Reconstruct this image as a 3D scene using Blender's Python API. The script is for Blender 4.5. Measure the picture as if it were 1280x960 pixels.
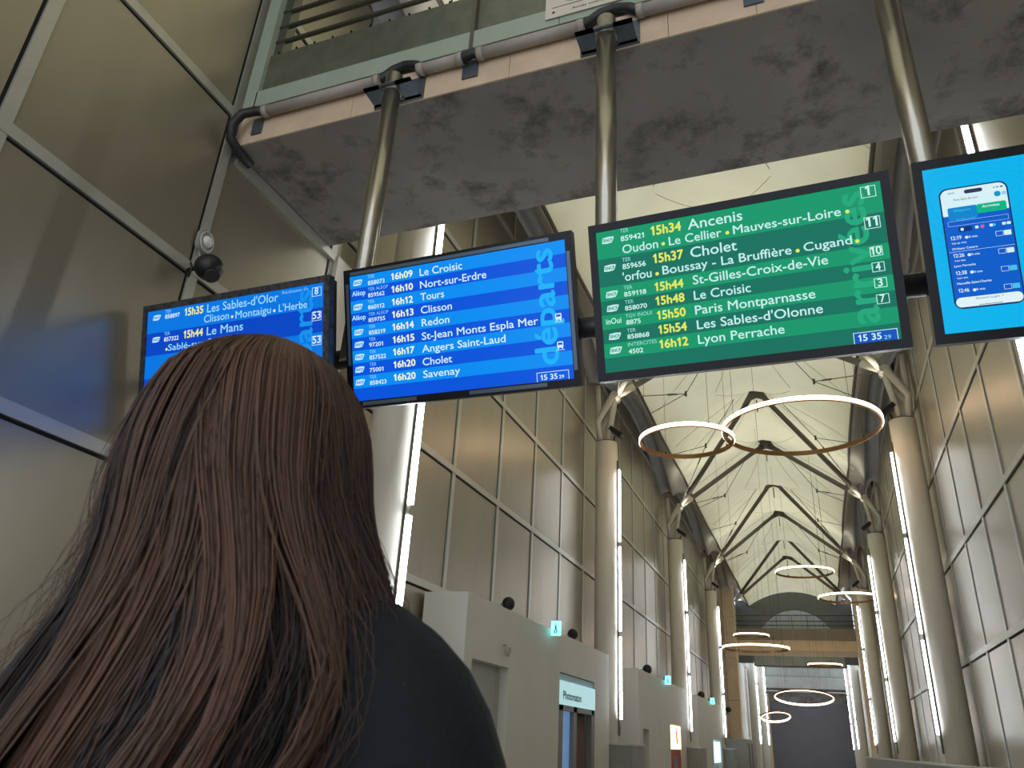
import bpy, bmesh, math, random
from mathutils import Vector, Matrix, noise
random.seed(7)
PI = math.pi
C = bpy.context.scene.collection
for o in list(bpy.data.objects):
    bpy.data.objects.remove(o, do_unlink=True)

# ---------------------------------------------------------------- camera, world, light, exposure
CAM = [[0.93618902, -0.1012184, -0.33660801], [0.34750213, 0.41049376, 0.84305228], [0.05284308, -0.90622829, 0.41947336]]
cam_d = bpy.data.cameras.new('camera')
cam_d.sensor_width = 36.0
cam_d.lens = 947.49 / 1280 * 36
cam_d.clip_start = 0.02
cam_d.clip_end = 300
cam_d.dof.use_dof = True
cam_d.dof.focus_distance = 4.2
cam_d.dof.aperture_fstop = 13.0
cam = bpy.data.objects.new('camera', cam_d)
C.objects.link(cam)
M = Matrix(((CAM[0][0], -CAM[0][1], -CAM[0][2], 0.0), (CAM[1][0], -CAM[1][1], -CAM[1][2], 0.0),
            (CAM[2][0], -CAM[2][1], -CAM[2][2], 1.45), (0, 0, 0, 1)))
cam.matrix_world = M
bpy.context.scene.camera = cam

world = bpy.data.worlds.new('world')
bpy.context.scene.world = world
world.use_nodes = True
bg = world.node_tree.nodes['Background']
bg.inputs[0].default_value = (0.80, 0.88, 1.0, 1)
bg.inputs[1].default_value = 0.85
vs = bpy.context.scene.view_settings
vs.view_transform = 'Standard'
vs.look = 'None'
vs.exposure = 1.0
vs.gamma = 1.0
vs.use_curve_mapping = False
TUBE_E = 12.0      # strip lights on the columns
RING_E = 4.5      # ring lamps
FLOOD_W = 55.0   # floodlights on the column heads aimed at the roof
SCREEN_E = 0.50

# ---------------------------------------------------------------- materials
MATS = {}
def lin(r, g, b):
    f = lambda c: (c / 255 / 12.92) if c / 255 <= 0.04045 else ((c / 255 + 0.055) / 1.055) ** 2.4
    return (f(r), f(g), f(b), 1)
def mat(name, col, rough=0.6, metal=0.0, emit=0.0, noise_amt=0.0, scale=5.0, bump=0.0, stretch=(1, 1, 1), ecol=None, noise2=None, spec=None):
    if name in MATS:
        return MATS[name]
    m = bpy.data.materials.new(name)
    m.use_nodes = True
    nt = m.node_tree
    p = nt.nodes['Principled BSDF']
    c = lin(*col)
    p.inputs['Base Color'].default_value = c
    p.inputs['Roughness'].default_value = rough
    p.inputs['Metallic'].default_value = metal
    if spec is not None:
        p.inputs['Specular IOR Level'].default_value = spec
    if emit > 0:
        p.inputs['Emission Color'].default_value = lin(*(ecol or col))
        p.inputs['Emission Strength'].default_value = emit
    tc = nt.nodes.new('ShaderNodeTexCoord')
    mp = nt.nodes.new('ShaderNodeMapping')
    mp.inputs['Scale'].default_value = stretch
    nt.links.new(tc.outputs['Object'], mp.inputs['Vector'])
    nz = nt.nodes.new('ShaderNodeTexNoise')
    nz.inputs['Scale'].default_value = scale
    nz.inputs['Detail'].default_value = 6
    nt.links.new(mp.outputs[0], nz.inputs['Vector'])
    if noise_amt > 0:
        rp = nt.nodes.new('ShaderNodeValToRGB')
        rp.color_ramp.elements[0].position = 0.3
        rp.color_ramp.elements[1].position = 0.7
        k = noise_amt
        rp.color_ramp.elements[0].color = (c[0] * (1 - k), c[1] * (1 - k), c[2] * (1 - k), 1)
        rp.color_ramp.elements[1].color = tuple(min(1, x * (1 + k)) for x in c[:3]) + (1,)
        nt.links.new(nz.outputs['Fac'], rp.inputs[0])
        last = rp.outputs[0]
        if noise2:
            n2 = nt.nodes.new('ShaderNodeTexNoise')
            n2.inputs['Scale'].default_value = noise2[0]
            n2.inputs['Detail'].default_value = 8
            n2.inputs['Roughness'].default_value = 0.7
            nt.links.new(mp.outputs[0], n2.inputs['Vector'])
            r2 = nt.nodes.new('ShaderNodeValToRGB')
            r2.color_ramp.elements[0].position = noise2[1]
            r2.color_ramp.elements[1].position = noise2[2]
            nt.links.new(n2.outputs['Fac'], r2.inputs[0])
            mx = nt.nodes.new('ShaderNodeMix')
            mx.data_type = 'RGBA'
            mx.inputs[6].default_value = lin(*noise2[3])
            nt.links.new(last, mx.inputs[7])
            nt.links.new(r2.outputs[0], mx.inputs[0])
            last = mx.outputs[2]
        nt.links.new(last, p.inputs['Base Color'])
    if bump > 0:
        b = nt.nodes.new('ShaderNodeBump')
        b.inputs['Strength'].default_value = bump
        b.inputs['Distance'].default_value = 0.01
        nt.links.new(nz.outputs['Fac'], b.inputs['Height'])
        nt.links.new(b.outputs[0], p.inputs['Normal'])
    MATS[name] = m
    return m

m_panel = mat('brushed_panel', (164, 156, 138), 0.34, 0.65, noise_amt=0.05, scale=3, stretch=(1, 1, 0.4))
m_strip = mat('aluminium_strip', (192, 190, 180), 0.40, 0.55, noise_amt=0.05, scale=8)
m_dark = mat('dark_joint', (18, 18, 18), 0.9)
m_conc = mat('dark_concrete', (142, 135, 129), 0.88, noise_amt=0.16, scale=1.6, bump=0.35, noise2=(2.3, 0.36, 0.50, (92, 85, 80)))
m_beige = mat('beige_concrete', (214, 190, 164), 0.85, noise_amt=0.08, scale=6, bump=0.1)
m_chan = mat('grey_green_paint', (158, 170, 156), 0.5, noise_amt=0.05, scale=6)
m_kick = mat('zinc_panel', (112, 116, 104), 0.45, 0.55, noise_amt=0.16, scale=9, bump=0.05)
m_bar = mat('rail_steel', (104, 104, 94), 0.4, 0.6)
m_pole = mat('steel_pole', (176, 172, 158), 0.28, 0.9, noise_amt=0.04, scale=14)
m_plate = mat('blue_grey_plate', (92, 102, 112), 0.4, 0.5, noise_amt=0.06, scale=10)
m_flex = mat('black_conduit', (34, 36, 40), 0.5)
m_pipe = mat('grey_conduit', (168, 160, 152), 0.55, noise_amt=0.06, scale=10)
m_white = mat('white_paint', (205, 200, 186), 0.55, noise_amt=0.03, scale=4)
m_column = mat('column_coating', (236, 228, 212), 0.45, noise_amt=0.03, scale=3)
m_kiosk = mat('kiosk_plaster', (208, 204, 192), 0.55, noise_amt=0.03, scale=1.5)
m_plinth = mat('stone_plinth', (140, 138, 132), 0.5, noise_amt=0.06, scale=12)
m_grey = mat('gutter_grey', (168, 170, 172), 0.45, 0.2, noise_amt=0.05, scale=2)
m_lgrey = mat('gutter_light', (214, 212, 200), 0.5, noise_amt=0.04, scale=2)
m_strut = mat('strut_steel', (92, 88, 78), 0.5, 0.3)
m_cable = mat('cable_steel', (96, 94, 84), 0.5, 0.4)
m_bronze = mat('bronze_ring', (150, 112, 72), 0.4, 0.6)
m_ring = mat('ring_glow', (255, 218, 184), 0.5, emit=RING_E)
m_tube = mat('tube_glow', (238, 246, 255), 0.5, emit=TUBE_E)
m_black = mat('black_plastic', (22, 23, 26), 0.42)
m_bezel = mat('display_bezel', (8, 11, 20), 0.3, spec=0.25)
m_scuff = mat('scuffed_bezel', (60, 62, 66), 0.4, noise_amt=0.5, scale=40, stretch=(1, 1, 1), noise2=(30, 0.42, 0.55, (20, 20, 24)))
m_reflect = mat('painted_reflection', (86, 100, 116), 0.3, 0.4)  # grey of the reflections painted on the blue display's bezel
m_cloth = mat('navy_knit', (15, 15, 21), 0.9, noise_amt=0.15, scale=160, bump=0.25)
m_skin = mat('skin', (196, 152, 126), 0.5)
m_trous = mat('dark_trousers', (34, 36, 44), 0.85, noise_amt=0.1, scale=40)
m_shoe = mat('dark_shoe', (20, 20, 20), 0.5)
m_floor = mat('stone_floor', (178, 172, 158), 0.35, noise_amt=0.08, scale=3)
m_door = mat('dark_shutter', (116, 112, 116), 0.7, noise_amt=0.06, scale=2)
m_portal = mat('pale_concrete', (176, 178, 168), 0.8, noise_amt=0.1, scale=2.5, bump=0.1)
m_pil = mat('sand_concrete', (228, 206, 172), 0.8, noise_amt=0.08, scale=3, bump=0.08)
m_lun = mat('lunette_grey', (112, 116, 118), 0.6, noise_amt=0.05, scale=2)

def membrane_material():
    m = bpy.data.materials.new('roof_membrane')
    m.use_nodes = True
    nt = m.node_tree
    for n in list(nt.nodes):
        nt.nodes.remove(n)
    out = nt.nodes.new('ShaderNodeOutputMaterial')
    d = nt.nodes.new('ShaderNodeBsdfDiffuse')
    t = nt.nodes.new('ShaderNodeBsdfTranslucent')
    mx = nt.nodes.new('ShaderNodeMixShader')
    mx.inputs[0].default_value = 0.42
    tc = nt.nodes.new('ShaderNodeTexCoord')
    nz = nt.nodes.new('ShaderNodeTexNoise')
    nz.inputs['Scale'].default_value = 1.2
    nz.inputs['Detail'].default_value = 5
    rp = nt.nodes.new('ShaderNodeValToRGB')
    rp.color_ramp.elements[0].position = 0.3
    rp.color_ramp.elements[1].position = 0.7
    rp.color_ramp.elements[0].color = lin(216, 208, 172)
    rp.color_ramp.elements[1].color = lin(226, 218, 184)
    nt.links.new(tc.outputs['Object'], nz.inputs['Vector'])
    nt.links.new(nz.outputs['Fac'], rp.inputs[0])
    nt.links.new(rp.outputs[0], d.inputs[0])
    nt.links.new(rp.outputs[0], t.inputs[0])
    nt.links.new(d.outputs[0], mx.inputs[1])
    nt.links.new(t.outputs[0], mx.inputs[2])
    nt.links.new(mx.outputs[0], out.inputs[0])
    return m
m_membrane = membrane_material()

def emis(name, col, e=None):
    return mat('glow_' + name, col, 0.35, emit=(SCREEN_E if e is None else e), noise_amt=0)
# screens: the panel itself is black glass, only its picture gives light
def screen_mat(name, col, e=1.0):
    if name in MATS:
        return MATS[name]
    m = mat(name, (4, 4, 6), 0.28, emit=e * SCREEN_E, ecol=col, spec=0.12)
    return m

# ---------------------------------------------------------------- mesh helpers
class MB:
    def __init__(self):
        self.v = []; self.f = []; self.mi = []; self.sm = []
        self.cur = 0; self.smooth = False
    def add(self, vs_, fs):
        n = len(self.v)
        self.v += [tuple(x) for x in vs_]
        for f in fs:
            self.f.append(tuple(i + n for i in f)); self.mi.append(self.cur); self.sm.append(self.smooth)
        return self
    def box(self, x0, x1, y0, y1, z0, z1):
        return self.add([(x0, y0, z0), (x1, y0, z0), (x1, y1, z0), (x0, y1, z0), (x0, y0, z1), (x1, y0, z1), (x1, y1, z1), (x0, y1, z1)],
                        [(0, 3, 2, 1), (4, 5, 6, 7), (0, 1, 5, 4), (1, 2, 6, 5), (2, 3, 7, 6), (3, 0, 4, 7)])
    def obox(self, c, ax, ay, az):
        c = Vector(c); ax = Vector(ax); ay = Vector(ay); az = Vector(az)
        vs_ = [c + sx * ax + sy * ay + sz * az for sz in (-1, 1) for sx, sy in ((-1, -1), (1, -1), (1, 1), (-1, 1))]
        return self.add(vs_, [(0, 3, 2, 1), (4, 5, 6, 7), (0, 1, 5, 4), (1, 2, 6, 5), (2, 3, 7, 6), (3, 0, 4, 7)])
    def bar(self, a, b, w, h, up=(0, 0, 1)):
        a = Vector(a); b = Vector(b); d = (b - a)
        L = d.length; d.normalize()
        s = d.cross(Vector(up))
        if s.length < 1e-5: s = d.cross(Vector((1, 0, 0)))
        s.normalize(); u = s.cross(d)
        return self.obox((a + b) / 2, d * L / 2, s * w / 2, u * h / 2)
    def tube(self, pts, r, n=10, cap=True):
        pts = [Vector(p) for p in pts]
        rs = r if isinstance(r, (list, tuple)) else [r] * len(pts)
        base = len(self.v)
        pu = None
        for i, p in enumerate(pts):
            if i == 0: d = pts[1] - pts[0]
            elif i == len(pts) - 1: d = pts[-1] - pts[-2]
            else: d = pts[i + 1] - pts[i - 1]
            d.normalize()
            if pu is None:
                a = Vector((0, 0, 1)) if abs(d.z) < 0.9 else Vector((1, 0, 0))
                u = a.cross(d).normalized()
            else:
                u = (pu - d * pu.dot(d)).normalized()
            pu = u
            w = d.cross(u)
            for k in range(n):
                t = 2 * PI * k / n
                self.v.append(tuple(p + rs[i] * (math.cos(t) * u + math.sin(t) * w)))
        s0 = self.smooth
        for i in range(len(pts) - 1):
            for k in range(n):
                a = base + i * n + k; b = base + i * n + (k + 1) % n
                self.f.append((a, b, b + n, a + n)); self.mi.append(self.cur); self.sm.append(n > 5)
        if cap:
            self.f.append(tuple(base + k for k in reversed(range(n)))); self.mi.append(self.cur); self.sm.append(False)
            e = base + (len(pts) - 1) * n
            self.f.append(tuple(e + k for k in range(n))); self.mi.append(self.cur); self.sm.append(False)
        return self
    def sphere(self, c, r, nu=20, nv=12, sc=(1, 1, 1)):
        c = Vector(c); base = len(self.v)
        for j in range(nv + 1):
            th = PI * j / nv
            for i in range(nu):
                ph = 2 * PI * i / nu
                self.v.append((c.x + r * sc[0] * math.sin(th) * math.cos(ph), c.y + r * sc[1] * math.sin(th) * math.sin(ph), c.z + r * sc[2] * math.cos(th)))
        for j in range(nv):
            for i in range(nu):
                a = base + j * nu + i; b = base + j * nu + (i + 1) % nu
                if j == 0: f = (a, a + nu, b + nu)
                elif j == nv - 1: f = (a, a + nu, b)
                else: f = (a, a + nu, b + nu, b)
                self.f.append(f); self.mi.append(self.cur); self.sm.append(True)
        return self
    def prism(self, poly, off):
        """extrude polygon (list of 3-D points) by vector off"""
        n = len(poly); off = Vector(off)
        vs_ = [Vector(p) for p in poly] + [Vector(p) + off for p in poly]
        fs = [tuple(reversed(range(n))), tuple(range(n, 2 * n))]
        fs += [(i, (i + 1) % n, (i + 1) % n + n, i + n) for i in range(n)]
        return self.add(vs_, fs)
    def mesh(self, name, mats):
        me = bpy.data.meshes.new(name)
        me.from_pydata(self.v, [], self.f)
        for m in (mats if isinstance(mats, (list, tuple)) else [mats]):
            me.materials.append(m)
        me.polygons.foreach_set('material_index', self.mi)
        me.polygons.foreach_set('use_smooth', self.sm)
        me.update()
        return me
    def build(self, name, mats, parent=None, loc=None):
        o = bpy.data.objects.new(name, self.mesh(name, mats))
        C.objects.link(o)
        if parent is not None: o.parent = parent
        if loc is not None: o.location = loc
        return o
def fixn(o):
    bm = bmesh.new(); bm.from_mesh(o.data)
    bmesh.ops.recalc_face_normals(bm, faces=bm.faces)
    bm.to_mesh(o.data); bm.free()
    return o
def tag(o, label=None, cat=None, group=None, kind=None):
    if label: o['label'] = label
    if cat: o['category'] = cat
    if group: o['group'] = group
    if kind: o['kind'] = kind
    return o
def thing(name, label, cat, loc=(0, 0, 0), group=None, rot=(0, 0, 0)):
    o = bpy.data.objects.new(name, None)
    o.empty_display_size = 0.1
    C.objects.link(o)
    o.location = loc
    o.rotation_euler = rot
    return tag(o, label, cat, group)
def struct(name, label, mb, m):
    o = mb.build(name, m)
    return tag(o, label, name.split('_')[0], None, 'structure')

_fc = {}
def font_mesh(s, bold=0.0):
    k = (s, bold)
    if k in _fc: return _fc[k]
    cu = bpy.data.curves.new('t', 'FONT')
    cu.body = s; cu.size = 1; cu.resolution_u = 3; cu.offset = bold
    ob = bpy.data.objects.new('t', cu)
    C.objects.link(ob)
    dg = bpy.context.evaluated_depsgraph_get()
    me = bpy.data.meshes.new_from_object(ob.evaluated_get(dg))
    v = [tuple(x.co) for x in me.vertices]; f = [tuple(p.vertices) for p in me.polygons]
    bpy.data.objects.remove(ob, do_unlink=True)
    bpy.data.meshes.remove(me); bpy.data.curves.remove(cu)
    _fc[k] = (v, f)
    return _fc[k]
_h = font_mesh('H')
CAPH = max(v[1] for v in _h[0])
_wid = lambda s: (lambda v: max(a[0] for a in v) - min(a[0] for a in v))(font_mesh(s)[0])
_adv = {}
def adv(c):
    if c not in _adv:
        _adv[c] = _wid('H' + c + 'H') - _wid('HH')
    return _adv[c]
def one_glyph():
    h = CAPH
    return [(0.20, 0), (0.30, 0), (0.30, h), (0.215, h), (0.07, h * 0.80), (0.07, h * 0.68), (0.20, h * 0.80)], [(0, 1, 2, 6), (2, 3, 4, 5, 6)]
def line_mesh(s, bold=0):
    """the whole line as one mesh; digit one gets a flag, bold lines are struck three times"""
    vs_, fs = [], []
    x = 0.0
    runs = re_split(s)
    for r in runs:
        if r == '1':
            v, f = one_glyph(); w = 0.44
            b0 = len(vs_); vs_ += [(a[0] + x, a[1], 0) for a in v]; fs += [tuple(i + b0 for i in q) for q in f]
            x += w
        else:
            if r.strip():
                v, f = font_mesh(r)
                lead = 0.03
                m0 = min(a[0] for a in v)
                b0 = len(vs_)
                sp = (len(r) - len(r.lstrip())) * adv(' ') if False else 0
                vs_ += [(a[0] + x, a[1], 0) for a in v]; fs += [tuple(i + b0 for i in q) for q in f]
            x += sum(adv(c) for c in r)
    if bold:
        v0, f0 = list(vs_), list(fs)
        for dx, dy in ((bold, 0), (bold / 2, bold / 2), (bold / 2, -bold / 2)):
            b0 = len(vs_); vs_ += [(a[0] + dx, a[1] + dy, 0) for a in v0]; fs += [tuple(i + b0 for i in q) for q in f0]
    return vs_, fs
def re_split(s):
    out, cur = [], ''
    for c in s:
        if c == '1':
            if cur: out.append(cur)
            out.append('1'); cur = ''
        else: cur += c
    if cur: out.append(cur)
    return out
def put_text(mb, s, x, z, w, cap, fn, bold=0.0):
    """text s, its left baseline at (x, z), w wide and cap tall; fn maps (x, z) to a point"""
    v, f = line_mesh(s, bold)
    if not v: return
    x0 = min(a[0] for a in v); x1 = max(a[0] for a in v)
    sy = cap / CAPH
    sx = w / max(1e-6, x1 - x0)
    if s in ('1', '11'):
        sx = min(sx, sy) if s == '11' else sy
        x = x + w / 2 - (x1 - x0) * sx / 2
    mb.add([fn(x + (a[0] - x0) * sx, z + a[1] * sy) for a in v], f)
# ---------------------------------------------------------------- the hall: measures
XL, XR = -3.26, 1.816          # wall faces
XC0, XCR = -2.957, 1.606       # column axes
XM = (XC0 + XCR) / 2 + 0.02    # middle of the nave
COLY = [4.90, 11.92, 18.94, 25.96]
BAY = 7.02
YEND = 38.2
APEX_Z = 9.2
def bay_t(y):
    k = math.floor((y - 4.90) / BAY)
    return (y - 4.90 - k * BAY) / BAY * 2 - 1     # -1 .. 1 across a bay
def wall_top(y):
    return 8.1 - 0.8 * bay_t(y) ** 2
def edge_z(y):
    return 7.45 + 0.3 * bay_t(y) ** 2
def edge_off(y):           # how far the membrane edge stands in from the wall
    return 0.56 + 0.10 * (1 - bay_t(y) ** 2)

fl = MB().box(-6, 5, -8, 60, -0.2, 0.0)
struct('floor', 'pale stone floor of the hall', fl, m_floor)

# --- walls: a dark backing with metal panels, mullions and rails in front of it
LY = [-3.43, -2.16, -0.89, 0.38, 1.645, 2.91, 4.18, 5.45, 6.72, 7.96, 9.19, 10.42, 11.64, 12.87, 14.24, 15.45, 16.68, 17.86, 19.10] + [19.10 + 1.235 * i for i in range(1, 12)]
RY = [-3.806 + 1.172 * i for i in range(32)]
ZR = [0.18, 1.42, 2.655, 3.885, 5.12, 6.355, 7.59]
_pm = {}
def build_wall(name, label, x, s, ys, dz):
    """s = +1 when the hall lies on the +x side"""
    zs = [z + dz for z in ZR]
    mb = MB()
    n = 120
    y0, y1 = ys[0], ys[-1]
    xb0, xb1 = x - s * 0.30, x - s * 0.045
    for i in range(n):
        a = y0 + (y1 - y0) * i / n; b = y0 + (y1 - y0) * (i + 1) / n
        ta, tb = wall_top(a) + 0.1, wall_top(b) + 0.1
        vs_ = [(xb0, a, -0.1), (xb1, a, -0.1), (xb1, b, -0.1), (xb0, b, -0.1), (xb0, a, ta), (xb1, a, ta), (xb1, b, tb), (xb0, b, tb)]
        mb.add(vs_, [(4, 5, 6, 7), (1, 2, 6, 5), (3, 0, 4, 7)])
    wall = struct(name, label, mb, m_dark)
    fixn(wall)
    g = 0.018
    for i in range(len(ys) - 1):
        a = ys[i] + 0.036 + (0.004 if s > 0 else 0.004); b = ys[i + 1] - 0.036 - g
        tops = []
        for j in range(len(zs)):
            z0 = zs[j] + 0.036
            if j < len(zs) - 1: zt = zs[j + 1] - 0.036 - g
            else: zt = 99
            if j == 0: z0 = 0.22
            m_a, m_m, m_b = (wall_top(a) - 0.02, wall_top((a + b) / 2) - 0.02, wall_top(b) - 0.02)
            if z0 > min(m_a, m_b) - 0.15: continue
            if zt < min(m_a, m_b):
                key = (name, round(b - a, 3), round(zt - z0, 3))
                if key not in _pm:
                    _pm[key] = MB().box(-0.03, 0.0, 0, b - a, 0, zt - z0).mesh('panel', m_panel) if s > 0 else MB().box(0.0, 0.03, 0, b - a, 0, zt - z0).mesh('panel', m_panel)
                o = bpy.data.objects.new('panel', _pm[key])
                C.objects.link(o)
                o.parent = wall
                o.location = (x - s * 0.012, a, z0)
            else:
                ta, tm, tb = min(zt, m_a), min(zt, m_m), min(zt, m_b)
                poly = [(x - s * 0.012, a, z0), (x - s * 0.012, b, z0), (x - s * 0.012, b, tb), (x - s * 0.012, (a + b) / 2, tm), (x - s * 0.012, a, ta)]
                o = MB().prism(poly, (-s * 0.03, 0, 0)).build('panel', m_panel, wall)
                fixn(o)
    for y in ys[1:-1]:
        MB().box(min(x, x - s * 0.06), max(x, x - s * 0.06), y - 0.034, y + 0.034, 0.2, wall_top(y)).build('mullion', m_strip, wall)
        MB().box(min(x - s * 0.015, x - s * 0.05), max(x - s * 0.015, x - s * 0.05), y - 0.054, y - 0.034, 0.2, wall_top(y) - 0.03).build('joint', m_dark, wall)
    for z in zs[:-1]:
        MB().box(min(x + s * 0.004, x - s * 0.06), max(x + s * 0.004, x - s * 0.06), y0, y1, z - 0.034, z + 0.034).build('rail', m_strip, wall)
        MB().box(min(x - s * 0.014, x - s * 0.05), max(x - s * 0.014, x - s * 0.05), y0, y1, z - 0.054, z - 0.034).build('joint', m_dark, wall)
    # top rail broken by the arches
    z = zs[-1]
    k0 = int((y0 - 4.9) // BAY); 
    for k in range(k0, int((y1 - 4.9) // BAY) + 1):
        yc = 4.9 + (k + 0.5) * BAY
        h = math.sqrt((8.1 - z - 0.05) / 0.8) * BAY / 2
        a, b = max(yc - h, y0), min(yc + h, y1)
        if b > a: MB().box(min(x + s * 0.004, x - s * 0.06), max(x + s * 0.004, x - s * 0.06), a, b, z - 0.034, z + 0.034).build('rail', m_strip, wall)
    return wall
wl = build_wall('wall_left', 'left wall of brushed metal panels in aluminium strips', XL, 1, LY, 0.0)
wr = build_wall('wall_right', 'right wall of brushed metal panels in aluminium strips', XR, -1, RY, -0.045)

# --- eaves: the curved grey gutter between wall arches and roof membrane
def eave(name, label, x, s, y0, y1):
    n = 220
    def prof(y):
        t = wall_top(y); e = edge_z(y); off = edge_off(y); w = 1 - bay_t(y) ** 2
        return [(x - s * 0.02, t - 0.05), (x + s * 0.03, t + 0.02), (x + s * (0.15 + 0.04 * w), t + 0.10 + 0.05 * w), (x + s * 0.24, t + 0.02 + 0.06 * w),
                (x + s * 0.30, t - 0.10 + 0.02 * w), (x + s * (off - 0.14), (t + 2 * e) / 3 + 0.02), (x + s * off, e)]
    mb = MB(); mb.smooth = True
    rows = [prof(y0 + (y1 - y0) * i / n) for i in range(n + 1)]
    for i, r in enumerate(rows):
        y = y0 + (y1 - y0) * i / n
        mb.v += [(p[0], y, p[1]) for p in r]
    k = len(rows[0])
    for i in range(n):
        for j in range(k - 1):
            mb.f.append((i * k + j, i * k + j + 1, (i + 1) * k + j + 1, (i + 1) * k + j)); mb.sm.append(True); mb.mi.append(0 if j < 4 else 1)
    o = struct(name, label, mb, [m_grey, m_lgrey])
    md = o.modifiers.new('thick', 'SOLIDIFY'); md.thickness = 0.03; md.offset = 0
    # edge rope of the membrane
    pts = [(x + s * edge_off(y0 + (y1 - y0) * i / n), y0 + (y1 - y0) * i / n, edge_z(y0 + (y1 - y0) * i / n)) for i in range(n + 1)]
    MB().tube(pts, 0.028, 6).build('edge_rope', m_strut, o)
    return o
eave('trim_1', 'curved grey gutter along the top of the left wall', XL, 1, -3.4, YEND)
eave('trim_2', 'curved grey gutter along the top of the right wall', XR, -1, -3.4, YEND)

# --- the tensile roof
APY = [4.90 + BAY * k + d for k in range(-2, 6) for d in (-BAY / 4, BAY / 4)]
def roof_z(x, y):
    l, r = XL + edge_off(y), XR - edge_off(y)
    u = max(-1, min(1, (x - (l + r) / 2) / ((r - l) / 2)))
    e = edge_z(y)
    ya = min(APY, key=lambda q: abs(q - y))
    dx = u; dy = (y - ya) / (BAY / 4)
    rr = math.sqrt(dx * dx + dy * dy)
    th = math.atan2(dy, dx)
    pk = math.exp(-2.3 * rr) + 0.018 * math.cos(16 * th) * math.exp(-1.6 * rr) * min(1, rr * 5)
    pk -= math.exp(-2.3) * min(1, rr) * 0.6
    q = 1.0 if y < 35.5 else max(0.0, 1 - (y - 35.5) / 2.7)
    return e + (1 - u * u) * (0.62 + 0.42 * q) + (1 - abs(u) ** 1.5) * 0.80 * pk * q
mb = MB(); nx, ny = 48, 620
y0, y1 = -3.4, YEND
for j in range(ny + 1):
    y = y0 + (y1 - y0) * j / ny
    l, r = XL + edge_off(y), XR - edge_off(y)
    for i in range(nx + 1):
        x = l + (r - l) * i / nx
        mb.v.append((x, y, roof_z(x, y)))
for j in range(ny):
    for i in range(nx):
        a = j * (nx + 1) + i
        mb.f.append((a, a + 1, a + nx + 2, a + nx + 1)); mb.sm.append(True); mb.mi.append(0)
ceil = struct('ceiling', 'cream tensile fabric roof drawn up to a row of peaks', mb, m_membrane)

# seams of the fabric, raised strips following the surface
def seam(pts, w=0.007):
    MB().tube([(p[0], p[1], roof_z(p[0], p[1]) - 0.006) for p in pts], w, 4).build('seam', m_lgrey, ceil)
for ya in APY:
    if ya < 1 or ya > YEND - 1: continue
    for k in range(8):
        t = 2 * PI * (k + 0.5) / 8
        pts = []
        for i in range(12):
            q = 0.06 + 0.9 * i / 11
            x = XM + math.cos(t) * q * 1.9 / max(abs(math.cos(t)), abs(math.sin(t)))
            y = ya + math.sin(t) * q * 1.75 / max(abs(math.cos(t)), abs(math.sin(t)))
            pts.append((x, min(y, YEND - 0.05)))
        seam(pts)

# --- inverted V frames holding the peaks, two to a column line
ORD = ['nearest', 'second', 'third', 'fourth', 'fifth', 'sixth', 'seventh', 'eighth', 'ninth', 'tenth']
NODE_Z = 6.9
def node(side, y):
    return Vector((-2.80, y, NODE_Z)) if side < 0 else Vector((1.47, y, NODE_Z))
fi = 0
for k, yc in enumerate(COLY + [32.98]):
    for d in (-1, 1):
        if yc > 37 and d > 0: continue
        ya = yc + d * BAY / 4
        t = thing('roof_frame', '%s of the inverted V steel roof frames, counted from the near footbridge' % ORD[fi], 'roof frame', (XM, ya, APEX_Z), 'V frames under the fabric roof')
        fi += 1
        top = Vector((0, 0, -0.12))
        rel = Vector((XM, ya, APEX_Z))
        for side in (-1, 1):
            n = node(side, yc) - rel
            d0 = (n - top).normalized()
            near = top + Vector((side * 0.10, 0, -0.06))
            MB().tube([near, near + (n - near) * 0.93, n], [0.058, 0.058, 0.045], 10).build('strut', m_strut, t)
            MB().tube([n + (near - n) * 0.13, n], [0.066, 0.05], 10).build('strut_sleeve', m_white, t)
        g = MB().prism([(-0.34, -0.012, -0.42), (-0.11, -0.012, -0.02), (0.11, -0.012, -0.02), (0.34, -0.012, -0.42), (0.12, -0.012, -0.30), (0, -0.012, -0.26), (-0.12, -0.012, -0.30)], (0, 0.024, 0))
        fixn(g.build('gusset', m_strut, t))
        MB().tube([(0, 0, -0.08), (0, 0, -0.02)], [0.16, 0.20], 20).build('cap_disc', m_strut, t)
        MB().tube([(0, 0, -0.30), (0, 0, -0.62)], 0.014, 6).build('drop_rod', m_strut, t)

# --- stay cables with Y forks between roof and gutters
ci = 0
for k, yc in enumerate(COLY):
    for side in (-1, 1):
        for d in (-1, 1):
            n = node(side, yc)
            ym = yc + d * BAY / 4
            sgn = -side
            f = Vector((n.x + sgn * 0.95, ym + d * 0.25, 7.75))
            a = Vector((XM + side * 0.5, ym + d * 0.2, 0)); a.z = roof_z(a.x, a.y) - 0.02
            xe = (XL + edge_off(ym)) if side < 0 else (XR - edge_off(ym))
            b = Vector((xe, ym + d * 0.5, edge_z(ym + d * 0.5)))
            o = MB().tube([n, f], 0.009, 5).tube([f, a], 0.008, 5).tube([f, b], 0.008, 5).tube([f - Vector((0, 0, 0.05)), f + Vector((0, 0, 0.05))], 0.025, 6).tube([n + (f - n) * 0.72, n + (f - n) * 0.86], 0.018, 6)
            fk = o.build('stay_cable', m_cable)
            tag(fk, 'thin forked roof stay by the %s %s column, the one on its %s side' % (ORD[k], 'left' if side < 0 else 'right', 'near' if d < 0 else 'far'), 'cable', 'forked roof stays')

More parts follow.
